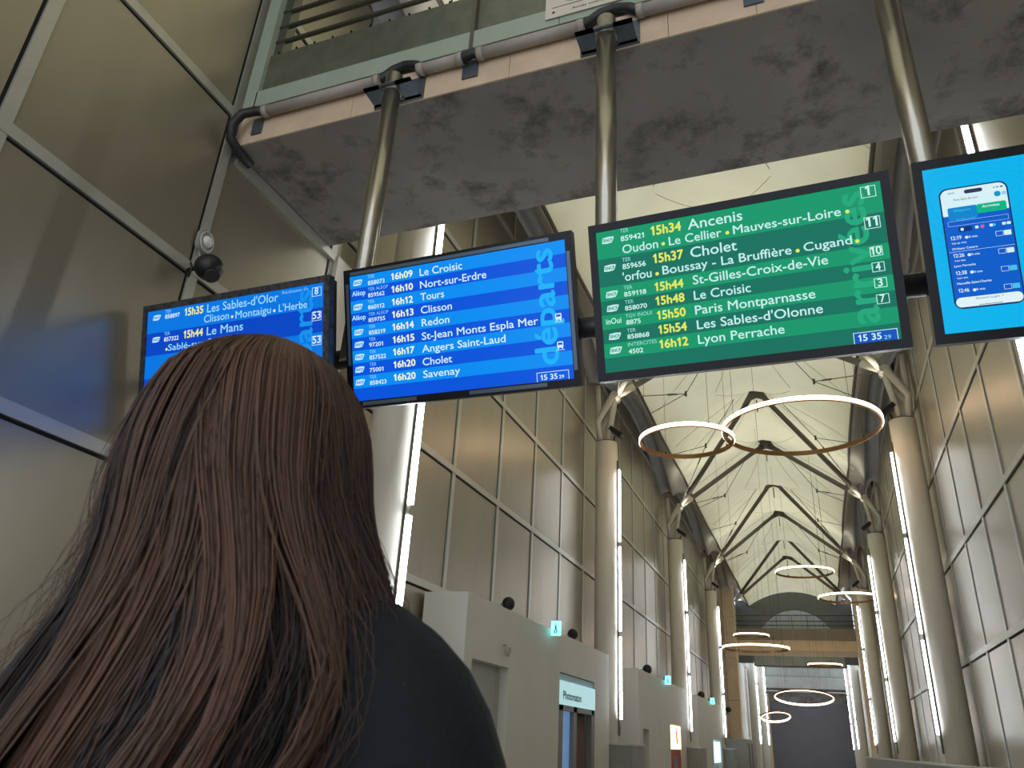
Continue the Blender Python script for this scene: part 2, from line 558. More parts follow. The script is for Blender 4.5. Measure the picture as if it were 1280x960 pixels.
# --- end wall under the last edge of the roof
mb = MB()
poly = []
l, r = XL + 0.02, XR - 0.02
n = 24
arc = []
for i in range(n + 1):
    x = l + (r - l) * i / n
    arc.append((x, YEND + 0.02, roof_z(max(l + 0.6, min(r - 0.6, x)), YEND) + (0.25 if (x < l + 0.5 or x > r - 0.5) else 0.0)))
inner = []
for i in range(n + 1):
    t = PI * i / n
    inner.append((XM - math.cos(t) * 1.95, YEND + 0.02, 5.0 + 2.35 * math.sin(t)))
# strip between the outer arc and the inner arc
vs_ = arc + inner
fs = [(i, i + 1, n + 1 + i + 1, n + 1 + i) for i in range(n)]
mb.add(vs_, fs)
mb.add([(l, YEND + 0.02, 5.0), (XM - 1.95, YEND + 0.02, 5.0), arc[0]], [(0, 1, 2)])
mb.add([(r, YEND + 0.02, 5.0), (XM + 1.95, YEND + 0.02, 5.0), arc[-1]], [(0, 1, 2)])
o = struct('wall_end', 'grey lunette wall under the far end of the fabric roof', mb, m_lun)
md = o.modifiers.new('thick', 'SOLIDIFY'); md.thickness = 0.2; md.offset = 0
for i in range(7):
    z0 = 5.0
    x0 = XM - 1.95 + 3.9 * i / 7; x1 = x0 + 3.9 / 7 - 0.015
    zt = lambda x: 5.0 + 2.4 * math.sqrt(max(0.0, 1 - ((x - XM) / 1.98) ** 2))
    fixn(MB().prism([(x0, YEND + 0.9, z0), (x1, YEND + 0.9, z0), (x1, YEND + 0.9, zt(x1) + 0.3), (x0, YEND + 0.9, zt(x0) + 0.3)], (0, 0.1, 0)).build('panel', m_portal, o))
MB().box(XM - 2.0, XM + 2.0, YEND + 1.0, YEND + 1.1, 4.95, 7.75).build('backing', m_lun, o)

# --- columns
FLO = []
def column(k, side):
    y = COLY[k] if k >= 0 else COLY[0] - BAY; x = XC0 if side < 0 else XCR
    if k == 0: x = -2.94 if side < 0 else 1.60
    s = 1 if side < 0 else -1
    word = ORD[k] if k >= 0 else 'rearmost (unseen, behind the viewer)'; sd = 'left' if side < 0 else 'right'
    t = thing('column', '%s round cream column along the %s wall' % (word, sd), 'column', (x, y, 0), 'round columns of the hall')
    MB().tube([(0, 0, 1.40), (0, 0, 6.05)], 0.185, 40).build('shaft', m_column, t)
    MB().tube([(0, 0, 6.05), (0, 0, 6.07)], 0.17, 32).build('cap_plate', m_strut, t)
    n = node(side, y) - Vector((x, y, 0))
    hd = MB()
    for dy in (-0.12, 0.12):
        hd.tube([(-s * 0.08, dy * 0.7, 6.07), (-s * 0.13, dy, 6.42), (n.x - s * 0.02, dy * 0.8, n.z - 0.02)], [0.05, 0.05, 0.065], 10)
        hd.tube([(s * 0.02, dy * 0.4, 6.07), (n.x, dy * 0.5, n.z)], [0.035, 0.04], 8)
    hd.sphere((n.x, 0, n.z), 0.085, 14, 9)
    hd.tube([(n.x, -0.13, n.z), (n.x, 0.13, n.z)], 0.07, 12)
    hd.build('head_bracket', m_white, t)
    back = MB().tube([(-s * 0.12, 0, 6.07), (-s * 0.16, 0, 7.15)], 0.05, 8)
    back.build('back_post', m_white, t)
    # square plinth
    # strip light on the hall side of the shaft
    lt = thing('strip_light', 'vertical strip of white tubes on the %s %s column' % (word, sd), 'light', (x + s * 0.198, y, 0), 'vertical strip lights on the columns')
    a = 0.10
    MB().box(-0.014 if s > 0 else -0.008, 0.008 if s > 0 else 0.014, -0.03, 0.03, 1.52, 5.72).build('housing', m_strut, lt)
    zs = [(4.36, 5.56), (2.98, 4.27), (1.74, 2.89)]
    for a0, a1 in zs:
        x0, x1 = (0.008, 0.036) if s > 0 else (-0.036, -0.008)
        MB().box(x0, x1, -0.026, 0.026, a0, a1).build('tube', m_tube, lt)
    # floodlight on the column head
    f = thing('floodlight', 'small black floodlight on top of the %s %s column' % (word, sd), 'light', (x + s * 0.13, y - 0.02, 6.07), 'floodlights on the column heads')
    MB().tube([(0, 0, 0), (s * 0.02, 0, 0.10)], 0.014, 6).build('yoke', m_black, f)
    h = MB(); ax = Vector((s * 0.62, -0.2, 0.78)).normalized(); u = Vector((0, 1, 0)); w = ax.cross(u)
    h.obox(Vector((s * 0.05, 0, 0.16)), w * 0.13, u * 0.09, ax * 0.035)
    h.build('lamp_body', m_black, f)
    ld = bpy.data.lights.new('flood_light', 'SPOT')
    ld.energy = FLOOD_W; ld.color = (1.0, 0.93, 0.78); ld.spot_size = math.radians(100); ld.spot_blend = 0.7; ld.shadow_soft_size = 0.08
    lo = bpy.data.objects.new('flood_beam', ld); C.objects.link(lo); lo.parent = f
    lo.location = Vector((s * 0.05, 0, 0.16)) + ax * 0.05
    lo.rotation_euler = (-ax).to_track_quat('Z', 'Y').to_euler() if False else ax.to_track_quat('-Z', 'Y').to_euler()
for k in range(-1, 4):  # the unseen pair behind the camera repeats the row, added to light the footbridge
    column(k, -1)
    column(k, 1)
# plinths below the columns (left) and the long ledge (right)
for k in range(1, 4):
    y = COLY[k]
    o = MB().box(XL + 0.0, -2.49, y - 0.42, y + 0.42, 0, 1.40).build('plinth', m_plinth)
    MB().box(XL + 0.0, -2.47, y - 0.44, y + 0.44, 1.40, 1.425).build('coping', m_strip, o)
    tag(o, 'grey stone plinth under the %s left column' % ORD[k], 'plinth', 'plinths under the left columns')
o = MB().box(XL, -2.6, 4.45, 5.35, 0, 1.40).build('plinth', m_plinth)
tag(o, 'grey stone plinth under the nearest left column, behind the dark sweater', 'plinth', 'plinths under the left columns')
o = MB().box(1.36, XR + 0.0, -4, 32.7, 0, 1.38).build('ledge', m_plinth)
MB().box(1.33, XR - 0.002, -4, 32.7, 1.38, 1.405).build('coping', m_strip, o)
tag(o, 'long low stone ledge under the columns of the right wall', 'ledge')
# square pilasters at the end of the rows
for side, x0, x1 in ((-1, -3.30, -2.86), (1, 1.60, 2.02)):
    t = thing('pilaster', 'square sand-coloured concrete pilaster at the far end of the %s row of columns' % ('left' if side < 0 else 'right'), 'pillar', ((x0 + x1) / 2, 33.0, 0), 'square pilasters')
    w = (x1 - x0) / 2
    z = 0.0
    while z < 7.8:
        MB().box(-w, w, -0.25, 0.25, z + 0.008, min(z + 1.55, 7.85)).build('block', m_pil, t)
        z += 1.56
# ---------------------------------------------------------------- near footbridge
NB = 2.93
t = thing('footbridge', 'concrete footbridge with a steel railing crossing just above the displays', 'bridge', (XM, 3.5, 4.86))
def rb(x0, x1, y0, y1, z0, z1): return MB().box(x0 - XM, x1 - XM, y0 - 3.5, y1 - 3.5, z0 - 4.86, z1 - 4.86)
BX0, BX1 = XL + 0.01, XR - 0.01
rb(BX0, BX1, NB + 0.01, 4.085, 4.86, 5.10).build('slab', m_conc, t)
xs = [BX0 + 0.03, -2.35, -1.30, -0.39, 0.06, 0.9, BX1]
for a, b in zip(xs[:-1], xs[1:]):
    rb(a + 0.0015, b - 0.0015, NB, NB + 0.05, 4.862, 5.11).build('fascia_board', m_beige, t)
rb(BX0 + 0.12, BX1, NB + 0.035, NB + 0.09, 5.11, 5.15).build('shadow_gap', m_dark, t)
for a, b in ((BX0 + 0.12, -1.0), (-0.996, 0.4), (0.404, BX1)):
    rb(a, b, NB - 0.03, NB + 0.06, 5.145, 5.285).build('channel', m_chan, t)
for a, b in ((BX0 + 0.13, -1.565), (-1.53, 0.03), (0.07, BX1)):
    rb(a, b, NB + 0.0, NB + 0.02, 5.30, 5.645).build('kick_panel', m_kick, t)
    nb = int((b - a) / 0.13)
    for i in range(nb):
        for z in (5.295, 5.650):
            pass
cl = MB()
for i in range(34):
    x = BX0 + 0.2 + i * 0.145
    for z in (5.292, 5.650):
        cl.box(x - XM - 0.006, x - XM + 0.006, NB - 0.006 - 3.5, NB + 0.004 - 3.5, z - 4.86 - 0.008, z - 4.86 + 0.006)
o = cl.build('panel_clips', m_dark, t); o['kind'] = 'stuff'
rb(BX0 + 0.2, BX1, NB + 0.03, NB + 0.04, 5.28, 5.31).build('shadow_gap', m_dark, t)
for z in (5.795, 5.945, 6.10):
    MB().tube([(BX0 - XM + 0.13, NB + 0.03 - 3.5, z - 4.86), (BX1 - XM, NB + 0.03 - 3.5, z - 4.86)], 0.017, 10).build('rail', m_bar, t)
MB().tube([(BX0 - XM + 0.1, NB + 0.03 - 3.5, 6.26 - 4.86), (BX1 - XM, NB + 0.03 - 3.5, 6.26 - 4.86)], 0.028, 12).build('handrail', m_bar, t)
for z in (5.795, 5.945, 6.10, 6.26):
    MB().tube([(BX0 - XM + 0.13, 4.06 - 3.5, z - 4.86), (BX1 - XM, 4.06 - 3.5, z - 4.86)], 0.017, 10).build('rail', m_bar, t)
for x in (-1.548, 0.05, 1.65):
    rb(x - 0.012, x + 0.012, NB - 0.035, NB + 0.03, 5.10, 6.24).build('post', m_bar, t)
    rb(x - 0.05, x + 0.05, NB - 0.012, NB, 4.93, 5.06).build('post_foot', m_plate, t)
rb(BX0 + 0.03, BX0 + 0.13, NB - 0.03, NB + 0.10, 5.11, 6.5).build('end_post', m_chan, t)
rb(BX0 + 0.13, BX0 + 0.20, NB + 0.022, NB + 0.10, 5.15, 6.5).build('end_post', m_bar, t)
rb(BX0 + 0.14, BX0 + 0.22, NB - 0.012, NB, 4.92, 5.05).build('post_foot', m_plate, t)

# conduit along the bridge front, with black hoses round the pole heads
t = thing('cable_conduit', 'grey conduit with black flexible ends clipped along the front of the near footbridge', 'pipe', (XM, 2.88, 5.05))
def cp(x, y, z): return (x - XM, y - 2.88, z - 5.05)
Zc, Yc = 5.055, 2.885
for a, b in ((-2.99, -2.16), (-1.86, -1.60), (-1.47, -0.86), (-0.53, 0.45), (0.80, BX1)):
    MB().tube([cp(a, Yc, Zc), cp(b, Yc, Zc)], 0.036, 14).build('rigid_pipe', m_pipe, t)
    for e in (a, b):
        MB().tube([cp(e - 0.02, Yc, Zc), cp(e + 0.02, Yc, Zc)], 0.041, 14).build('collar', m_pipe, t)
for x in (-2.01, -0.70, 0.625):
    pts = [cp(x - 0.17, Yc, Zc), cp(x - 0.13, 2.90, Zc + 0.03), cp(x - 0.06, 2.905, Zc + 0.085), cp(x + 0.02, 2.905, Zc + 0.10), cp(x + 0.10, 2.90, Zc + 0.07), cp(x + 0.18, Yc, Zc)]
    MB().tube(pts, 0.030, 12).build('flexible_hose', m_flex, t)
MB().tube([cp(-1.61, Yc, Zc), cp(-1.57, Yc - 0.01, Zc - 0.01), cp(-1.52, Yc - 0.01, Zc + 0.01), cp(-1.46, Yc, Zc)], 0.030, 12).build('flexible_hose', m_flex, t)
MB().tube([cp(-2.98, Yc, Zc), cp(-3.06, 2.87, Zc + 0.01), cp(-3.14, 2.84, Zc - 0.02), cp(-3.19, 2.83, Zc - 0.10), cp(-3.205, 2.86, Zc - 0.19), cp(-3.20, 2.95, Zc - 0.235), cp(-3.19, 3.06, Zc - 0.25)], 0.032, 12).build('flexible_hose', m_flex, t)

# notice on the bridge front
t = thing('notice_board', 'white notice board with a red prohibition sign on the front of the near footbridge', 'sign', (-0.62, NB - 0.035, 5.36))
SX = 0.46
MB().box(-SX, SX, -0.006, 0.0, -0.165, 0.165).build('board', mat('notice_white', (214, 206, 192), 0.5), t)
def circ(mb, cx, cz, r0, r1, y, a0=0, a1=2 * PI, n=40):
    for i in range(n):
        p, q = a0 + (a1 - a0) * i / n, a0 + (a1 - a0) * (i + 1) / n
        mb.add([(cx + r0 * math.cos(p), y, cz + r0 * math.sin(p)), (cx + r1 * math.cos(p), y, cz + r1 * math.sin(p)), (cx + r1 * math.cos(q), y, cz + r1 * math.sin(q)), (cx + r0 * math.cos(q), y, cz + r0 * math.sin(q))], [(0, 1, 2, 3)])
m_ink = mat('dark_ink', (38, 34, 34), 0.6); m_red = mat('sign_red', (206, 70, 50), 0.5)
k = MB(); circ(k, -0.28, 0.03, 0.088, 0.096, -0.0075); k.box(-0.31, -0.23, -0.008, -0.007, 0.0, 0.012)
put_text(k, 'Défense de traverser', -0.16, -0.045, 0.42, 0.022, lambda x, z: (x, -0.0075, z))
put_text(k, 'Accès interdit à toute personne étrangère', -0.30, -0.135, 0.62, 0.016, lambda x, z: (x, -0.0075, z))
k.box(-0.42, 0.42, -0.0075, -0.007, -0.088, -0.084)
circ(k, -0.41, -0.125, 0.0, 0.009, -0.0075, n=10)
k.build('lettering', m_ink, t)
k = MB(); k.obox((-0.28, -0.0078, 0.03), Vector((0.06, 0, 0.06)), Vector((0, 0.0003, 0)), Vector((-0.009, 0, 0.009)))
k.build('red_bar', m_red, t)

# ---------------------------------------------------------------- poles and the crossbar
PY = 2.845
POLX = [(-2.01, 'left pole, between the two blue departures displays'), (-0.708, 'middle pole, between the blue and the green display'), (0.625, 'right pole, between the green and the cyan display')]
for x, w in POLX:
    t = thing('display_pole', 'brushed steel pole hanging from the footbridge, ' + w, 'pole', (x, PY, 5.0), 'steel poles carrying the displays')
    MB().tube([(0, 0, -1.92), (0, 0, 0.0)], 0.052, 40).build('tube', m_pole, t)
    p = MB(); zb = -0.13
    for a, b in ((-0.155, -0.053), (0.053, 0.155)):
        p.box(a, b, -0.075, 0.085, zb, zb + 0.012)
    p.box(-0.155, 0.155, 0.052, 0.085, zb, zb + 0.012)
    p.box(-0.155, 0.155, -0.075, -0.053, zb + 0.0, zb + 0.012)
    p.build('support_plate', m_plate, t)
    MB().box(-0.165, 0.165, 0.070, 0.0845, -0.135, 0.03).build('back_plate', m_plate, t)
    MB().tube([(0, 0, zb - 0.006), (0, 0, zb + 0.0)], 0.058, 30).build('weld', m_pole, t)
t = MB().tube([(-3.2, 2.86, 3.11), (1.78, 2.86, 3.11)], 0.048, 24).build('crossbar', mat('dark_steel', (70, 70, 72), 0.4, 0.6))
tag(t, 'dark horizontal steel tube behind the row of displays', 'pipe')

# ---------------------------------------------------------------- displays
def frame_poly(mb, x0, x1, z0, z1, th, y):
    """outline of a box, flat print"""
    for a, b, c, d in ((x0, x1, z0, z0 + th), (x0, x1, z1 - th, z1), (x0, x0 + th, z0 + th, z1 - th), (x1 - th, x1, z0 + th, z1 - th)):
        mb.add([(a, y, c), (b, y, c), (b, y, d), (a, y, d)], [(0, 1, 2, 3)])
def rect(mb, x0, x1, z0, z1, y):
    mb.add([(x0, y, z0), (x1, y, z0), (x1, y, z1), (x0, y, z1)], [(0, 1, 2, 3)])
def rrect(x0, x1, z0, z1, r, n=6):
    pts = []
    for cx, cz, a0 in ((x1 - r, z0 + r, -PI / 2), (x1 - r, z1 - r, 0), (x0 + r, z1 - r, PI / 2), (x0 + r, z0 + r, PI)):
        for i in range(n + 1):
            a = a0 + PI / 2 * i / n
            pts.append((cx + r * math.cos(a), cz + r * math.sin(a)))
    return pts
def face(mb, pts, y):
    mb.add([(p[0], y, p[1]) for p in pts], [tuple(range(len(pts)))])
AW, AH = 0.5515, 0.3055
DW, DH = 0.584, 0.3405
def display_body(label, loc, rot, bez, group):
    t = thing('display_screen', label, 'screen', loc, group, rot)
    b = MB(); Y0, Y1 = 0.0, 0.045
    for x0, x1, z0, z1 in ((-DW, DW, AH, DH), (-DW, DW, -DH, -AH), (-DW, -AW, -AH, AH), (AW, DW, -AH, AH)):
        b.box(x0, x1, Y0, Y1, z0, z1)
    b.build('bezel', bez, t)
    MB().box(-DW + 0.01, DW - 0.01, Y1, Y1 + 0.035, -DH + 0.01, DH - 0.01).build('back_shell', m_black, t)
    MB().box(-0.12, 0.12, Y1 + 0.035, Y1 + 0.06, -0.10, 0.10).build('wall_mount', m_black, t)
    return t
def logo_shape(mb, cx, cz, w, h, y):
    pts = [(-.5, -.42), (-.1, -.5), (.30, -.42), (.46, .1), (.5, .42), (.1, .5), (-.42, .40)]
    face(mb, [(cx + p[0] * w, cz + p[1] * h) for p in pts], y)
def board_display(label, loc, rot, data, th, rows, group, bez, word, boxes, clock, logos, dots, buses=()):
    t = display_body(label, loc, rot, bez, group)
    cols = th
    pan = MB().box(-AW, AW, 0.004, 0.02, -AH, AH).build('screen_panel', screen_mat(th['n'] + '_base', th['dark']), t)
    Y = 0.0036
    band = MB(); z = AH; s = 2 * AH / 10
    for n, lit in rows:
        if lit: rect(band, -AW, AW, z - n * s, z, Y)
        z -= n * s
    band.build('row_bands', screen_mat(th['n'] + '_light', th['light']), pan)
    # big word running up the right edge
    wd = MB(); v, f = line_mesh(word, 0.04)
    w0 = min(a[0] for a in v); w1 = max(a[0] for a in v)
    sx = 0.515 / (w1 - w0); sy = 0.078 / (CAPH * 0.75)
    wd.add([(0.488 - a[1] * sy, 0.0031, -0.235 + (a[0] - w0) * sx) for a in v], f)
    wd.build('vertical_lettering', screen_mat(th['n'] + '_word', th['word']), pan)
    names = {'w': 'lettering', 't': 'time_lettering', 'n': 'place_lettering', 's': 'small_lettering', 'l': 'operator_logo'}
    tm = {c: screen_mat(th['n'] + '_txt_' + c, th[c]) for c in 'wtnsl' if not (c == 'n')}
    tm['n'] = MATS[th['n'] + '_txt_n']
    def piece(c, name=None):
        m = MB(); m._n = name or names[c]; m._c = c; return m
    def done(m):
        if m.f: m.build(m._n, tm[m._c], pan)
    fn = lambda x, z: (x, 0.0026, z)
    for s_, x, z, w, cap, c in data:
        m = piece(c)
        put_text(m, s_, x, z, w, cap, fn, {'t': 0.055, 'w': 0.035, 'n': 0.018, 's': 0.0, 'l': 0.03}[c]); done(m)
    for x, z in dots:
        m = piece('t', 'separator_dot'); circ(m, x, z, 0, 0.0075, 0.0026, n=14); done(m)
    for (x, z), w in boxes:
        m = piece('w', 'platform_box'); frame_poly(m, x - w, x + w, z - w * 0.86, z + w * 0.86, 0.0024, 0.0026); done(m)
    if clock:
        m = piece('w', 'clock_box'); frame_poly(m, clock[0], clock[1], clock[2] - 0.01, clock[3], 0.0024, 0.0026); done(m)
        ck = MB(); rect(ck, clock[0], clock[1], clock[2], clock[3], 0.0029)
        ck.build('clock_field', screen_mat('clock_' + th['n'], th['clock']), pan)
    for x, z in logos:
        m = piece('l'); logo_shape(m, x, z, 0.053, 0.030, 0.0026); done(m)
    for x, z in buses:
        m = piece('w', 'bus_symbol')
        face(m, rrect(x - 0.014, x + 0.014, z - 0.010, z + 0.017, 0.005), 0.0026)
        rect(m, x - 0.020, x + 0.020, z - 0.021, z - 0.019, 0.0026)
        rect(m, x - 0.012, x - 0.006, z - 0.016, z - 0.010, 0.0026); rect(m, x + 0.006, x + 0.012, z - 0.016, z - 0.010, 0.0026); done(m)
    lg = MB()
    for x, z in logos:
        m = MB(); put_text(m, 'SNCF', x - 0.021, z - 0.0065, 0.041, 0.013, lambda a, b_: (a, 0.0022, b_), 0.05)
        m.build('logo_letters', screen_mat(th['n'] + '_logoink', th['dark']), pan)
    for x, z in buses:
        rect(lg, x - 0.010, x + 0.010, z + 0.002, z + 0.012, 0.0022)
    if lg.f: lg.build('bus_windows', screen_mat(th['n'] + '_logoink', th['dark']), pan)
    return t
GREEN = dict(n='green', dark=(8, 112, 92), light=(8, 150, 104), word=(34, 168, 122), w=(205, 245, 240), t=(226, 234, 96), s=(150, 225, 210), l=(190, 240, 232), clock=(0, 82, 190))
GREEN['n'] = 'green'
BLUE = dict(n='blue', dark=(0, 84, 218), light=(0, 140, 242), word=(30, 178, 250), w=(214, 240, 255), t=(236, 244, 214), s=(130, 205, 250), l=(190, 236, 255), clock=(0, 92, 226))
BLUE2 = dict(BLUE); BLUE2['n'] = 'deepblue'; BLUE2['dark'] = (0, 70, 196); BLUE2['light'] = (0, 118, 226); BLUE2['t'] = (232, 234, 150); BLUE2['word'] = (20, 146, 236); BLUE2['clock'] = (0, 76, 200)
